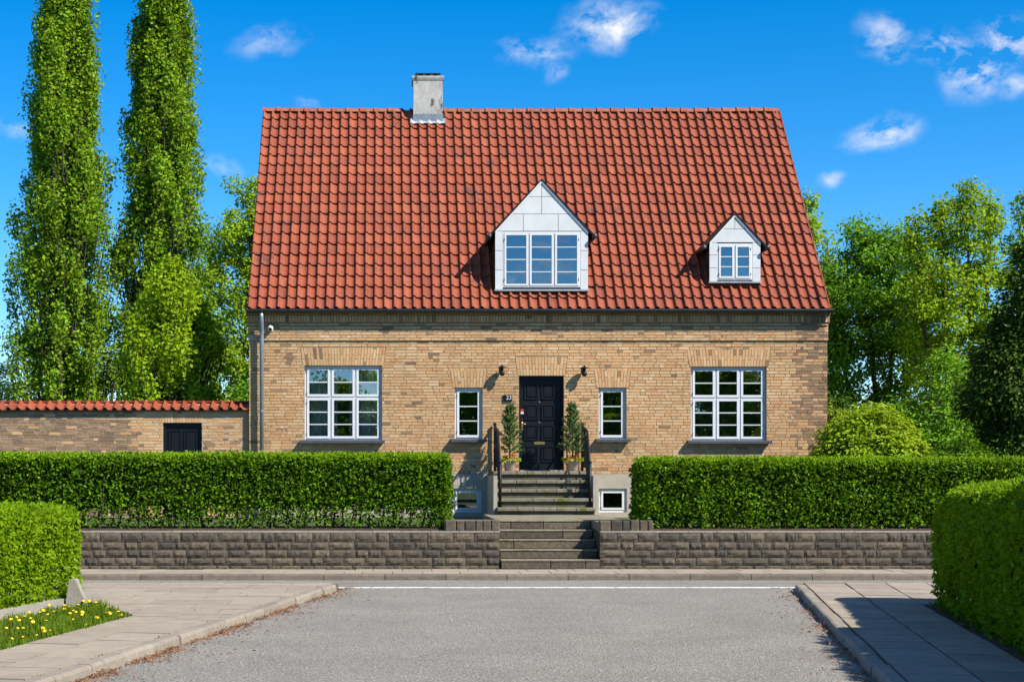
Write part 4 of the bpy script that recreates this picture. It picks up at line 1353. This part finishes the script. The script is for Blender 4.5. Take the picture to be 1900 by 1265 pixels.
hedge('long dark green hedge on the left retaining wall, in front of the garden wall', (-11.0, YW + .85), (1.16, YW + .85), .95, GZ + .02, PZ(846, 27.2), 72000, .064, MT['hedge'], rad=.16, stems=1, sparse=.70, deep=.15, lumps=.06)
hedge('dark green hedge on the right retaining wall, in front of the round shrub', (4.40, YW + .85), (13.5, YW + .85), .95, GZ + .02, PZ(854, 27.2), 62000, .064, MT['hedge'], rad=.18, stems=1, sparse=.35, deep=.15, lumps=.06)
YA = 13.0; YB = 20.35
hx = lambda y, c: c + RS * y
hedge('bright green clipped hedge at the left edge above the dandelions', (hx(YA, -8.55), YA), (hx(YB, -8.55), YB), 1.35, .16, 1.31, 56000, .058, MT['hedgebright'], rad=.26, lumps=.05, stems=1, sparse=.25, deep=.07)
YA = 9.0; YB = 19.75
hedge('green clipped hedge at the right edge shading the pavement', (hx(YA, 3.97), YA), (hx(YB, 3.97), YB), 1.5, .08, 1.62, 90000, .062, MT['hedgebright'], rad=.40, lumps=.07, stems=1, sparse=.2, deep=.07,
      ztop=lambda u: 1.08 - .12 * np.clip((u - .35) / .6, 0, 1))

hedge('tall hedge beyond the near right hedge, casting shade over the pavement and road', (hx(7.0, 5.35), 7.0), (hx(14.5, 5.35), 14.5), 1.0, .05, 3.7, 26000, .13, MT['hedge'], rad=.3, lumps=.15, stems=0, deep=.12, bright_leaf=200, name='tall_hedge')

# ------------------------------------------------------------------ trees and shrubs
def clumps_to_leaves(C, rx, rz, per, size, up=.6, out_c=None, outw=.5, tipup=.5):
    n = len(C) * per
    cc = np.repeat(C, per, axis=0)
    g = rng.normal(size=(n, 3)); g = g / np.maximum(1, np.linalg.norm(g, axis=1, keepdims=True) / 1.9)
    rxs = np.repeat(np.broadcast_to(rx, len(C)), per); rzs = np.repeat(np.broadcast_to(rz, len(C)), per)
    off = g * np.stack([rxs, rxs, rzs], 1) * .62
    P = cc + off
    o = unit(off)
    N = o * outw + np.array([0, 0, up]) + rng.normal(0, .55, (n, 3))
    if out_c is not None:
        oo = cc - np.array(out_c); oo[:, 2] = 0; N += unit(oo) * .35
    T = o * .6 + np.array([0, 0, tipup - .3]) + rng.normal(0, .7, (n, 3))
    S = size * rng.uniform(.6, 1.35, n)
    return P, N, T, S


def columnar_tree(label, base, H, prof, nclump, per, size, mat, rx=.24, rz=.55, steep=2.4, name='poplar_tree', z_low=.8, group=None, trunk_r=.22, open_=.55):
    """prof(f): crown radius at height fraction f; limbs rise steeply from the trunk"""
    x, y, z = base
    t = thing(name, base, label, 'tree', group)
    C = []; m = MB()
    pts = [(x + .06 * math.sin(k * 1.3), y + .05 * math.cos(k), z + H * .97 * k / 9) for k in range(10)]
    MB().tube(pts, [trunk_r * (1 - .93 * k / 9) for k in range(10)], 9, False).build('trunk', MT['bark'], t, True)
    for k in range(nclump):
        f = z_low / H + (1 - z_low / H) * (k + random.random()) / nclump
        a = random.random() * 6.283; r = prof(f) * (random.random() ** open_) * random.uniform(.82, 1.1) * (1 + .08 * math.sin(3 * a + f * 9) + .08 * math.sin(f * 34 + a * 2))
        c = Vector((x + r * math.cos(a), y + r * math.sin(a), z + H * f)); C.append(c)
        z0 = max(.3, H * f - r * steep - .4)
        st = Vector((x, y, z + z0))
        md = st.lerp(c, .5) + Vector((math.cos(a), math.sin(a), 0)) * r * .22
        if r > .2: m.tube([st, md, c, c + Vector((0, 0, rz * .6))], [.030 + .012 * r, .02, .012, .004], 4, False)
    tag(m.build('branches', MT['bark'], t), kind='stuff')
    C = np.array([tuple(c) for c in C])
    sc = rng.uniform(.7, 1.3, len(C))
    P, N, T, S = clumps_to_leaves(C, rx * sc, rz * sc, per, size, .25, (x, y, 0), .7, .55)
    ob('crown', leaf_mesh('crown', P, N, T, S, mat, .40, .12), t)
    return t


def broad_tree(label, base, stems, cells, nclump, per, size, mat, rx=.45, rz=.32, name='broadleaf_tree', group=None, r0=.12, cat='tree', up=.6, shell=.33):
    """stems: list of polylines; cells: ellipsoids (cx,cy,cz,rx,ry,rz) relative to base that the crown fills"""
    bx = Vector(base)
    t = thing(name, base, label, cat, group)
    m = MB(); skel = []
    for st in stems:
        pts = [bx + Vector(p) for p in st]
        m.tube(pts, [r0 * (1 - .85 * k / (len(pts) - 1)) for k in range(len(pts))], 7, False)
        for p, q in zip(pts[:-1], pts[1:]):
            for s in range(5): skel.append(p.lerp(q, s / 5))
        skel.append(pts[-1])
    m.build('trunk', MT['bark'], t, True)
    SK = np.array([tuple(p) for p in skel])
    vol = np.array([c[3] * c[4] * c[5] for c in cells]); vol = vol / vol.sum()
    idx = rng.choice(len(cells), nclump, p=vol)
    u = rand_unit(nclump) * (rng.random((nclump, 1)) ** shell)
    E = np.array(cells)[idx]
    C = np.array(base) + E[:, :3] + u * E[:, 3:] * rng.uniform(.85, 1.12, (nclump, 1))
    C = C[C[:, 2] > base[2] + .25]
    tops = []
    for st in stems:
        e, f_ = np.array(st[-1]), np.array(st[-2])
        for k in range(9): tops.append(np.array(base) + f_ + (e - f_) * (.35 + .7 * k / 8) + rng.normal(0, .16, 3) * (1.25 - k / 8))
    C = np.concatenate([C, np.array(tops)])
    m = MB()
    for c in C:
        dv = c - SK; dist = np.linalg.norm(dv, axis=1) + np.where(dv[:, 2] < .1, 1.2, 0) + np.abs(dv[:, 2] - .6 * np.linalg.norm(dv[:, :2], axis=1)) * .35
        p = SK[int(np.argmin(dist))]
        md = (p + c) / 2 + np.array([random.gauss(0, .1), random.gauss(0, .1), .08])
        m.tube([tuple(p), tuple(md), tuple(c)], [.022, .013, .005], 4, False)
    tag(m.build('branches', MT['bark'], t), kind='stuff')
    sc = rng.uniform(.65, 1.3, len(C))
    P, N, T, S = clumps_to_leaves(C, rx * sc, rz * sc, per, size, up, base, .5, .3)
    ob('crown', leaf_mesh('crown', P, N, T, S, mat, .38, .12), t)
    return t


def shrub(label, base, cells, nclump, per, size, mat, rx=.16, rz=.13, name='garden_shrub', group=None, width=.3, droop=-.1, cat='shrub'):
    t = thing(name, base, label, cat, group)
    vol = np.array([c[3] * c[5] for c in cells]); vol = vol / vol.sum()
    idx = rng.choice(len(cells), nclump, p=vol)
    u = rand_unit(nclump); u[:, 2] = np.abs(u[:, 2]) * 1.05 - .05
    E = np.array(cells)[idx]
    rr = 1 - rng.exponential(.06, (nclump, 1)); rr = np.clip(rr, .35, 1.06)
    C = np.array(base) + E[:, :3] + u * E[:, 3:] * rr
    m = MB()
    for c in C[::2]:
        b = Vector(base) + Vector((random.gauss(0, .12), random.gauss(0, .12), 0))
        m.tube([b, b.lerp(Vector(c), .6) + Vector((0, 0, -.05)), Vector(c)], [.02, .012, .004], 4, False)
    tag(m.build('branches', MT['bark'], t), kind='stuff')
    n = len(C) * per
    cc = np.repeat(C, per, axis=0); uu = np.repeat(u, per, axis=0)
    off = rng.normal(size=(n, 3)) * np.array([rx, rx, rz]) * .55
    P = cc + off
    N = uu * .6 + np.array([0, -.1, .6]) + rng.normal(0, .4, (n, 3))
    T = uu * .6 + off / rx * .8 + np.array([0, 0, droop]) + rng.normal(0, .35, (n, 3))
    ob('crown', leaf_mesh('crown', P, N, T, size * rng.uniform(.6, 1.3, n), mat, width, .1), t)
    return t


pop = lambda w: (lambda f: w * min(1.0, .55 + f * 2.6) * (1 - max(0, f - .28) ** 1.15 * 1.14) + .05)
columnar_tree('tall columnar poplar at far left behind the garden wall', (PX(122, 45), 45, GZ), 17.6, pop(1.62), 680, 170, .10, MT['poplar'], rx=.22, rz=.55, group='tall poplars behind the garden wall')
columnar_tree('tall columnar poplar nearer the house behind the garden wall', (PX(300, 46), 46, GZ), 18.2, pop(1.56), 680, 170, .10, MT['poplar'], rx=.22, rz=.55, group='tall poplars behind the garden wall')
egg = lambda f: 1.38 * math.sin(math.pi * min(1, (f * .86 + .13))) ** .75 + .04
columnar_tree('bright green young tree in front of the second poplar', (PX(318, 36.5), 36.5, GZ), 5.7, egg, 300, 120, .088, MT['bright_leaf'], rx=.2, rz=.36, steep=1.3, name='young_tree', z_low=.5, trunk_r=.09)
broad_tree('loose green tree rising beside the left gable', (PX(440, 52), 52, GZ), [[(0, 0, 0), (.1, 0, 3), (.3, 0, 6), (.6, 0, 10.4)], [(0, 0, .2), (-.6, 0, 3), (-1.0, 0, 6), (-1.0, .2, 8.5)], [(0, 0, .5), (.9, 0, 3.5), (1.4, 0, 6.5)]],
           [(.3, 0, 6.2, 1.7, 1.6, 4.2), (-.4, 0, 3.0, 1.5, 1.4, 2.6), (.6, 0, 9.2, .9, .9, 1.9)], 300, 120, .105, MT['lime'], rx=.36, rz=.26)
shrub('dark leafy thicket low behind the garden wall under the poplars', (PX(235, 49), 49, GZ), [(-2.6, 0, 0, 2.2, 1.2, 3.2), (1.2, 0, 0, 2.6, 1.2, 2.9), (4.0, 0, 0, 1.5, 1.1, 3.8)], 560, 60, .13, MT['mid'], rx=.34, rz=.28, name='leafy_thicket')
shrub('pale green bushy tree at the left picture edge behind the wall', (PX(5, 52), 52, GZ), [(0, 0, 0, 1.0, 1.0, 4.6), (-1.2, 0, 0, 1.3, 1, 4.4)], 300, 70, .11, MT['lime'], rx=.26, rz=.22, name='bushy_tree', cat='tree')
# right side
broad_tree('multi-stemmed green tree just right of the house roof', (PX(1632, 45), 45, GZ),
           [[(0, 0, 0), (-.5, 0, 2), (-1.1, 0, 4.2), (-1.6, 0, 6.6)], [(.1, 0, 0), (.0, .1, 2.2), (-.2, .2, 4.8), (-.3, 0, 8)], [(.1, 0, 0), (.5, 0, 2), (.9, 0, 4.4), (1.1, 0, 7.2)], [(-.1, 0, 0), (-.9, 0, 1.6), (-1.7, 0, 3.4), (-2.0, .2, 5)], [(.1, .1, 0), (.2, 0, 2.5), (.4, -.1, 5), (.3, 0, 7.6)]],
           [(-.1, 0, 6.4, 1.75, 1.5, 2.0), (-1.1, 0, 4.6, 1.1, 1.2, 2.2), (.9, 0, 5.0, 1.2, 1.2, 2.2), (-.2, 0, 2.2, 2.1, 1.3, 1.4)], 290, 130, .105, MT['mid'], rx=.38, rz=.26, r0=.11)
broad_tree('airy yellow-green tree at the right with upright top shoots', (PX(1800, 42), 42, GZ),
           [[(0, 0, 0), (.1, 0, 2.6), (0, 0, 5.2), (-.1, 0, 8.6)], [(0, 0, 1), (-.8, 0, 3), (-1.3, 0, 5), (-1.5, 0, 7.6)], [(0, 0, 1), (.8, 0, 3), (1.3, 0, 5.2), (1.5, 0, 8.3)], [(0, 0, 1.4), (.4, .2, 4), (.55, .2, 6), (.6, 0, 8.2)], [(0, 0, 1.5), (-.5, .2, 4), (-.7, .2, 6.5), (-.75, 0, 8.2)]],
           [(0, 0, 4.4, 1.9, 1.5, 2.6), (-1.4, 0, 6.6, .42, .5, 1.5), (-.1, 0, 7.4, .42, .5, 1.7), (1.5, 0, 7.2, .5, .5, 1.6), (.65, 0, 7.0, .4, .5, 1.5), (-.75, 0, 7.0, .4, .5, 1.4), (0, 0, 2.0, 2.2, 1.4, 1.5)], 330, 125, .098, MT['lime'], rx=.28, rz=.26, r0=.11)
broad_tree('slender leafy tree top peeping over the right roof verge', (PX(1500, 49), 49, GZ), [[(0, 0, 0), (.1, 0, 4), (.0, 0, 7), (.1, 0, 9.6)], [(0, 0, 2), (.5, 0, 5), (.6, 0, 8.2)]],
           [(.1, 0, 8.2, .5, .5, 1.7), (.3, 0, 5.0, 1.2, 1, 2.4)], 70, 75, .115, MT['lime'], rx=.28, rz=.24, r0=.09)
shrub('dark evergreen shrubbery beside the right house corner', (PX(1585, 39), 39, GZ), [(-.7, 0, 0, 1.3, 1.1, 3.0), (.9, 0, 0, 1.2, 1.1, 2.4)], 260, 46, .12, MT['dark'], rx=.26, rz=.2, name='evergreen_shrub')
shrub('tall green bush behind the round shrub at the right', (PX(1715, 37), 37, GZ), [(-.2, 0, 0, 1.25, 1.1, 2.9), (.6, 0, 0, 1.3, 1.1, 3.9)], 300, 50, .10, MT['mid'], rx=.24, rz=.22, name='leafy_bush')
m = MB(); tb = Vector((PX(1610, 37.5), 37.5, GZ))
tw = thing('twiggy_shrub', tb, 'sparse twiggy shrub with bare pale branches behind the round shrub', 'shrub')
P = []
for k in range(26):
    a = random.uniform(-1.1, 1.1); L = random.uniform(1.9, 2.9)
    p0 = tb + Vector((random.gauss(0, .15), random.gauss(0, .1), 0)); p1 = p0 + Vector((math.sin(a) * L * .5, random.gauss(0, .25), L * .62)); p2 = p1 + Vector((math.sin(a) * L * .28 + random.gauss(0, .12), random.gauss(0, .15), L * .3))
    m.tube([p0, p1, p2], [.014, .010, .004], 4, False)
    for j in range(4):
        q = p1.lerp(p2, random.random()); e = q + Vector((random.gauss(0, .2), random.gauss(0, .15), random.uniform(.05, .25))); m.tube([q, e], [.006, .003], 4, False)
        for h in range(9): P.append(tuple(q.lerp(e, random.random()) + Vector((random.gauss(0, .05), random.gauss(0, .05), random.gauss(0, .05)))))
m.build('branches', M('pale_twig', [(.16, .13, .07), (.12, .10, .06)], .9), tw)
P = np.array(P); ob('crown', leaf_mesh('crown', P, rng.normal(size=P.shape) + [0, -.2, .6], rng.normal(size=P.shape), rng.uniform(.05, .1, len(P)), MT['lime'], .35), tw)
shrub('large dark evergreen at the right picture edge', (PX(1890, 31), 31, GZ), [(0, 0, 2.2, 1.0, 1.0, 1.9), (.2, 0, .4, 1.15, 1.1, 2.2), (.45, 0, 3.2, .85, .8, 2.5)], 720, 52, .10, MT['dark'], rx=.2, rz=.17, name='evergreen_tree', cat='tree', droop=-.5)
shrub('rounded golden-green shrub at the right corner of the house', (PX(1612, 31.2), 31.2, GZ), [(0, 0, .55, 1.24, 1.15, 1.80), (-.3, -.1, .2, 1.08, 1.0, 1.72), (.45, -.1, .3, .95, .9, 1.65)], 900, 34, .095, MT['shrub'], rx=.13, rz=.09, droop=-.25, width=.28)
shrub('low green shrub between the golden shrub and the dark evergreen', (PX(1785, 30.3), 30.3, GZ), [(0, 0, .2, .8, .8, 1.5), (.5, .1, .1, .7, .7, 1.3)], 300, 36, .075, MT['hedge'], rx=.14, rz=.1, name='low_shrub')
shrub('far belt of green bushes beyond the right garden', (PX(1680, 56), 56, GZ), [(-3.4, 0, 0, 2.6, 1.5, 3.6), (0, 0, 0, 2.6, 1.5, 3.2), (3.6, 0, 0, 2.8, 1.5, 4.2)], 520, 46, .17, MT['mid'], rx=.42, rz=.36, name='far_bushes')
shrub('far belt of green bushes beyond the garden wall', (PX(120, 58), 58, GZ), [(-3.2, 0, 0, 2.2, 1.5, 3.0), (0.4, 0, 0, 2.6, 1.5, 3.1), (4.4, 0, 0, 3.0, 1.5, 3.4)], 520, 46, .17, MT['mid'], rx=.42, rz=.36, name='far_bushes')
# the far side of the road behind the camera: seen mirrored in the ground-floor panes, and shading the right pavement
far_trees = []
for (x, y, src_cells, lab) in ((19.5, -19, 1.0, 'leafy tree across the road mirrored in the large right window'), (13, -21, .95, 'leafy tree across the road mirrored in the small right window'),
                               (5.5, -20, .95, 'leafy tree across the road mirrored in the small left window'), (-3.2, -21, .82, 'broad tree across the road mirrored in the large left window'), (25, -22, 1.05, 'tall tree across the road mirrored at the right edge of the large right window')):
    broad_tree(lab, (x, y, 0), [[(0, 0, 0), (.1, 0, 3), (0, 0, 6), (0, 0, 9 * src_cells)], [(0, 0, 2), (-1.2, 0, 4.5), (-2, 0, 6.6 * src_cells)], [(0, 0, 2), (1.3, 0, 4.5), (2, .3, 6.8 * src_cells)]],
               [(0, 0, 6.4 * src_cells, 3.4, 3, 3.6 * src_cells), (0, 0, 3.0 * src_cells, 3.8, 3, 2.2 * src_cells)], 260, 70, .26, MT['mid'], rx=.7, rz=.5, group='trees across the road behind the viewer')

# ------------------------------------------------------------------ grass strip, dandelions, posts and litter at the left
gp = [(tip[0] - .03, tip[1] - .02), (far[0] - .03, far[1]), (hx(19.5, -7.75), 19.6), (hx(9, -7.75), 9), (left_grass_edge(9), 9)]
mb = MB(); mb.prism([(x, y, -.02) for x, y in gp], (0, 0, .085))
tag(mb.build('grass_bed', MT['soil']), kind='structure')
N_ = 15000
yy = rng.uniform(12.5, 19.4, N_ * 2); xr = left_grass_edge(yy) - .02; xl = hx(yy, -7.95)
ff = rng.random(N_ * 2) ** .9; xx = xl + (xr - xl) * ff
ok = ~((yy > tip[1] - .1) & ((xx - tip[0]) * (far[1] - tip[1]) - (yy - tip[1]) * (far[0] - tip[0]) > -.06))
xx, yy = xx[ok][:N_], yy[ok][:N_]
P = np.stack([xx, yy, np.full(len(xx), .06)], 1); n = len(P)
dens = .55 + .45 * np.sin(xx * 5 + yy * 3.3) * np.sin(yy * 2.7)
T = rng.normal(0, .38, (n, 3)); T[:, 2] = 1
ob_g = ob('grass', leaf_mesh('grass', P, np.stack([rng.normal(0, 1, n), rng.normal(0, 1, n), np.full(n, .25)], 1), T, rng.uniform(.04, .13, n) * (.7 + .6 * dens), MT['grass'], .055, .02))
tag(ob_g, 'rough green grass strip along the left pavement under the hedge', 'grass', kind='stuff')
m = MB()
m.lathe((0, 0, 0), [(.004, -.008), (.018, 0), (.024, .006), (.02, .012), (.008, .015)], 9)
dh = m.mesh('flower_head', MT['yellow'])
m = MB().tube([(0, 0, -.14), (.004, 0, -.07), (0, 0, -.006)], .003, 4); ds = m.mesh('stem', MT['grass'])
k = 0
while k < 110:
    y = random.uniform(12.9, 19.2); f = random.random()
    x = hx(y, -7.7) + (left_grass_edge(y) - .05 - hx(y, -7.7)) * f
    if y > tip[1] - .1 and (x - tip[0]) * (far[1] - tip[1]) - (y - tip[1]) * (far[0] - tip[0]) > -.05: continue
    z = .06 + random.uniform(.05, .13)
    s = random.uniform(.55, 1.05)
    t = thing('dandelion', (x, y, z), 'yellow dandelion flower in the grass strip at the lower left', 'flower', 'dandelions in the left grass strip')
    h = ob('flower_head', dh, t, (x, y, z), (random.gauss(.35, .25), random.gauss(0, .25), 0)); h.scale = (s, s, s)
    ob('stem', ds, t, (x, y, z))
    k += 1
# low concrete edging of the left hedge and its rounded end post
t = thing('hedge_kerb', (hx(17, -7.95), 17, 0), 'low pale concrete edging with rounded end post under the left hedge', 'kerb')
pa, pb = Vector((hx(10, -7.82), 10, 0)), Vector((hx(19.2, -7.82), 19.2, 0))
nrm = RU * .07
MB().prism([pa - nrm, pa + nrm, pa + nrm + Vector((0, 0, .2)), pa - nrm + Vector((0, 0, .2))], pb - pa).build('edging', MT['concrete'], t)
c = Vector((PX(144, 19.3), 19.3, 0))
m = MB(); prof = []
for (zz, wl_, wr_) in ((0, .13, .125), (.10, .13, .12), (.19, .125, .095), (.28, .11, .055), (.36, .10, .02), (.42, .09, 0.0), (.44, .07, -.02)):
    prof.append((zz, wl_, wr_))
poly = [c + Vector((b, -.09, a)) for a, l, b in prof] + [c + Vector((-l, -.09, a)) for a, l, b in reversed(prof)]
m.prism(poly, (0, .18, 0)); m.build('end_post', MT['concrete'], t)

# dry litter along the kerbs
def litter(n, side):
    v = rng.uniform(9, 24, n)
    clump = .5 + .5 * np.sin(v * 2.3) * np.sin(v * 5.1 + 1)
    u = rng.exponential(.055 + .16 * clump * (rng.random(n) < .5), n)
    K = KL if side < 0 else KR
    keep = rng.random(n) < np.clip(clump * 1.25, .06, 1) * np.clip(1.25 - (v - 11) / 16, .35, 1); v = v[keep]; u = u[keep]; n = len(v)
    P = np.stack([K + v * RV.x + (-side) * (u + .012) * RU.x, v * RV.y + (-side) * (u + .012) * RU.y, np.abs(rng.normal(.008, .008, n)) + .003], 1)
    return P


for side, n, lab in ((-1, 8000, 'drift of dry brown leaf litter along the left kerb'), (1, 2800, 'scattered dry brown leaf litter along the right kerb')):
    P = litter(n, side); n = len(P)
    N = rng.normal(0, .5, (n, 3)); N[:, 2] = 1
    o = ob('leaf_litter', leaf_mesh('leaf_litter', P, N, rng.normal(size=(n, 3)) * [1, 1, .25], rng.uniform(.02, .055, n), MT['litter'], .16, .1))
    tag(o, lab, 'leaf litter', kind='stuff')
# weeds in the joints and under the right hedge
n = 2600
v = rng.uniform(9, 20.3, n); uo = 1.45 + rng.random(n) * .8
P = np.stack([KR + v * RV.x + uo * RU.x, v * RV.y + uo * RU.y, np.full(n, .07)], 1)
T = rng.normal(0, .6, (n, 3)); T[:, 2] = 1
o = ob('weeds', leaf_mesh('weeds', P, rng.normal(0, 1, (n, 3)) + [0, 0, .3], T, rng.uniform(.04, .13, n), MT['hedge'], .14, .05))
tag(o, 'low green weeds and ivy at the foot of the right hedge', 'weeds', kind='stuff')
mb = MB(); mb.prism([(hx(5, KR + 1.40), 5, 0), (hx(5, KR + 3.2), 5, 0), (hx(20.4, KR + 3.2), 20.4, 0), (hx(19.55, KR + 1.40), 19.55, 0)], (0, 0, .082))
tag(mb.build('soil_strip', MT['soil']), kind='structure')
n = 900; P = []
for k in range(n):
    r = random.random()
    if r < .4: p = Vector((random.uniform(-4.2, WX0), YW - .03, .105))
    elif r < .6: p = Vector((random.uniform(WX1, 8), YW - .03, .105))
    else:
        side = random.random() < .6
        v = random.uniform(9, 22.5); u = random.choice((.165, .765)) if not side else -random.choice((.165, .725, .165))
        p = Vector(((KL if side else KR), 0, .098)) + RV * v + RU * (u + random.gauss(0, .006))
        if math.sin(v * 3.7 + u * 9) < .2: continue
    P.append(tuple(p + Vector((random.gauss(0, .01), random.gauss(0, .006), 0))))
P = np.array(P); n = len(P); T = rng.normal(0, .7, (n, 3)); T[:, 2] = .8
o = ob('joint_weeds', leaf_mesh('joint_weeds', P, rng.normal(0, 1, (n, 3)) + [0, 0, .4], T, rng.uniform(.012, .035, n), MT['grass'], .2, .05))
tag(o, 'tiny green weeds growing in the paving joints', 'weeds', kind='stuff')

# ------------------------------------------------------------------ things on the window sills inside
d = DORM[0]; x, y, z = PX(946, d['Y'] + .3), d['Y'] + .3, d['zb'] + .08
t = thing('table_lamp', (x, y, z), 'cream shaded table lamp behind the lower left pane of the large dormer', 'lamp')
MB().lathe((x, y, z), [(.07, 0), (.07, .015), (.015, .03), (.012, .12)], 12).build('lamp_base', MT['brass'], t, True)
MB().lathe((x, y, z), [(.15, .10), (.09, .28)], 16).build('lamp_shade', MT['lampshade'], t, True)
for (px, py_, hh, Yp, lab) in ((966, 530, .34, DORM[0]['Y'] + .25, 'leafy houseplant behind the left panes of the large dormer'), (995, 530, .2, DORM[0]['Y'] + .25, 'small houseplant behind the middle panes of the large dormer'),
                               (1308, 812, .22, YF + .3, 'yellow-green houseplant behind the left panes of the large right window'), (1350, 812, .3, YF + .3, 'spiky houseplant behind the middle panes of the large right window')):
    x, z = PX(px, Yp), PZ(py_, Yp)
    t = thing('houseplant', (x, Yp, z), lab, 'plant', 'houseplants on the sills')
    MB().lathe((x, Yp, z - .06), [(.05, 0), (.065, .1), (.06, .1), (.02, .095)], 12).build('pot', MT['pot'], t, True)
    n = 90; P = np.tile(np.array([x, Yp, z + .04]), (n, 1)) + rng.normal(0, 1, (n, 3)) * [.07, .04, .03] + np.array([0, 0, 1]) * rng.uniform(0, hh, (n, 1))
    T = rng.normal(0, .6, (n, 3)); T[:, 2] = .7
    ob('leaves', leaf_mesh('leaves', P, rng.normal(0, 1, (n, 3)) + [0, -.5, .4], T, rng.uniform(.05, .11, n), MT['shrub'] if px == 1308 else MT['mid'], .22, .1), t)
